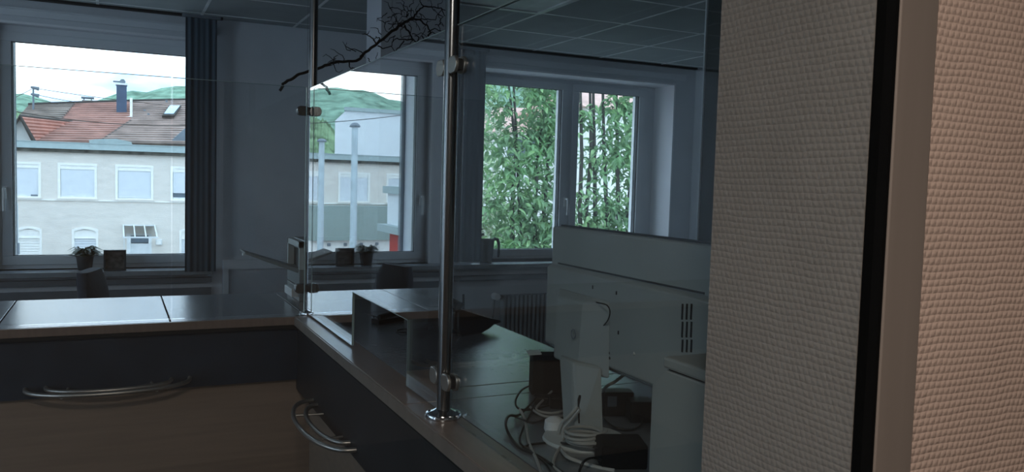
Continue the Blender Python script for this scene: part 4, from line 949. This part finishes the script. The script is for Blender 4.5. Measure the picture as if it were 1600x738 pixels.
obj('wall', MB().box((a_.x, 30, GZ), (b_.x+3, 36, a_.z)), MT['ftrim'], h3)
obj('roof', MB().prism([(a_.x-.4, 29.6, a_.z), (a_.x-.4, 36.4, a_.z), (a_.x-.4, 31.5, a_.z+.9)], (b_.x-a_.x+4, 0, 0)), bpy.data.materials['pink_roof'], h3)

# --- trees
def leaf_shape():
    # pointed oval leaf folded along its rib, drooping tip
    return [(0, 0, 0), (.28, .21, .03), (.30, 0, -.04), (.28, -.21, .03), (.70, .17, -.08), (.70, 0, -.13), (.70, -.17, -.08), (1.05, 0, -.34)], \
           [(0, 2, 1), (0, 3, 2), (1, 2, 5, 4), (2, 3, 6, 5), (4, 5, 7), (5, 6, 7)]
LV, LF = leaf_shape()
leaf_me = {}
for k_, mm in (('a', MT['leaf']), ('b', MT['leaf2'])):
    me = bpy.data.meshes.new('leaf_'+k_); me.from_pydata(LV, [], LF); me.materials.append(mm); me.update(); leaf_me[k_] = me
def tree(label, name, cx_, cy_, blobs, stems, nleaf, size, mat_key, seed, nsep=0, mat2=None):
    rnd = random.Random(seed); t = thing(name, label, 'tree', (cx_, cy_, GZ))
    for s_ in stems: obj('stem', MB().tube(s_[0], s_[1], 7), MT['trunk'], t, smooth=True)
    wts = [b[3]*b[3]*b[4] for b in blobs]; out = []
    for i in range(nleaf):
        b = rnd.choices(blobs, wts)[0]
        while True:
            x, y, z = rnd.uniform(-1, 1), rnd.uniform(-1, 1), rnd.uniform(-1, 1); q = x*x+y*y+z*z
            if .12 < q < 1: break
        pos = Vector((b[0]+x*b[3], b[1]+y*b[3]*.8, b[2]+z*b[4]))
        s_ = size*rnd.uniform(.65, 1.25); yaw = rnd.uniform(0, 6.283); pit = rnd.uniform(-.2, .9); rol = rnd.uniform(-.6, .6)
        m_ = Matrix.Translation(pos) @ Matrix.Rotation(yaw, 4, 'Z') @ Matrix.Rotation(pit, 4, 'Y') @ Matrix.Rotation(rol, 4, 'X') @ Matrix.Diagonal((s_, s_, s_, 1))
        out.append(m_)
    out.sort(key=lambda m_: (m_.translation-CAM).length)
    for m_ in out[:nsep]:
        o = bpy.data.objects.new('leaf', leaf_me['a' if rnd.random() < .6 else 'b']); COL.objects.link(o); o.parent = t
        mm = m_.copy(); mm.translation -= t.location; o.matrix_local = mm
    half = out[nsep:]
    for key, sel in ((mat_key, half[::2]+half[1::4]), (mat2 or mat_key, half[3::4])):
        mb = MB()
        for m_ in sel: mb.add([m_ @ Vector(v_) for v_ in LV], LF)
        me = bpy.data.meshes.new('foliage'); off = t.location
        me.from_pydata([(v_[0]-off.x, v_[1]-off.y, v_[2]-off.z) for v_ in mb.v], [], mb.f); me.materials.append(MT[key]); me.update()
        o = bpy.data.objects.new('foliage', me); COL.objects.link(o); o.parent = t; o['kind'] = 'stuff'
    return t
TY = 10.5
def tp(x, y, Y=TY): return P(x, y, Y=Y)
def blob(x, y, rpx, Y=TY, hz=1.0):
    p = tp(x, y, Y); r = rpx*Y/ (F*.93); return (p.x, p.y, p.z, r, r*hz)
blobs = [blob(*a) for a in ((775, 150, 30), (805, 235, 42), (770, 215, 30), (800, 300, 45), (850, 180, 42), (858, 250, 45), (850, 330, 48), (800, 370, 42), (835, 130, 26), (855, 140, 34), (770, 330, 22), (870, 210, 40), (790, 180, 24), (860, 390, 50), (785, 410, 45), (765, 270, 20), (800, 95, 40), (860, 80, 50), (820, 450, 60))]
stems = []
for (xa, xb, xc) in ((800, 806, 790), (812, 808, 800), (835, 842, 860), (850, 858, 875)):
    stems.append(([tp(xa+10, 560), tp(xa+2, 420), tp(xa, 330), tp(xb, 230), tp(xc, 90)], [.07, .04, .03, .022, .012]))
stems.append(([tp(825, 820), tp(826, 650), tp(812, 550)], [.16, .12, .07])); stems.append(([tp(826, 700), tp(845, 560)], [.10, .07]))
tree('leafy green tree filling the left half of the right window', 'leafy_tree', tp(825, 820).x, TY, blobs, stems, 6800, .125, 'leaf', 5, 200, 'leaf2')
TY = 12.6
def tp(x, y, Y=12.6): return P(x, y, Y=Y)
blobs = [blob(*a, 12.6) for a in ((915, 180, 26), (970, 190, 42), (985, 250, 40), (940, 245, 40), (920, 310, 36), (975, 320, 38), (950, 340, 34), (1000, 350, 36), (960, 160, 24), (990, 150, 34), (915, 360, 34), (960, 400, 50), (1030, 240, 60), (960, 90, 50))]
stems = []
for xa, xb in ((908, 906), (918, 921), (932, 926), (950, 941), (968, 962), (982, 990)):
    stems.append(([tp(xa+6, 560), tp(xa+2, 420), tp(xa-2, 330), tp(xb+3, 240), tp(xb, 90)], [.06, .045, .04, .034, .02]))
stems.append(([tp(950, 820), tp(950, 650), tp(945, 545)], [.18, .14, .10]))
tree('multi-stemmed green tree behind the right sash of the right window', 'leafy_tree', tp(950, 820).x, TY, blobs, stems, 3600, .16, 'leaf', 8, 100, 'leaf2')
blobs = [blob(x, y, r_, 16) for x, y, r_ in ((750, 160, 26), (745, 230, 26), (760, 265, 28), (755, 320, 34), (775, 350, 30), (750, 370, 34), (765, 200, 24), (790, 395, 40), (740, 420, 50))]
tree('pale variegated shrub tree at the left edge of the right window', 'pale_tree', tp(750, 800, 16).x, 16, blobs, [([tp(752, 640, 16), tp(752, 400, 16), tp(750, 250, 16)], [.12, .08, .04])], 4200, .14, 'leafp', 11, 0, 'leaf2')
# lower bushes and distant greenery between the houses
for i, (x, y, r_, Y_, k_) in enumerate(((840, 400, 60, 19, 'leafp'), (930, 400, 70, 20, 'leafp'), (890, 160, 70, 45, 'leaf'), (1000, 180, 70, 56, 'leaf'))):
    lab = ['low pale bush behind the left tree of the right window', 'low pale bush behind the multi-stemmed tree', 'distant round tree behind the window mullion', 'distant round tree at the right edge of the right window'][i]
    bb = [blob(x+dx, y+dy, r_*.6, Y_) for dx, dy in ((-r_*.6, 0), (r_*.5, 6), (0, -r_*.4))]
    p_ = tp(x, y, Y_)
    tree(lab, 'bush' if i < 2 else 'distant_tree', p_.x, Y_, bb, [([(p_.x, Y_, GZ), (p_.x, Y_, p_.z)], [.12, .06])], 1500, .2*Y_/16, k_, 30+i)
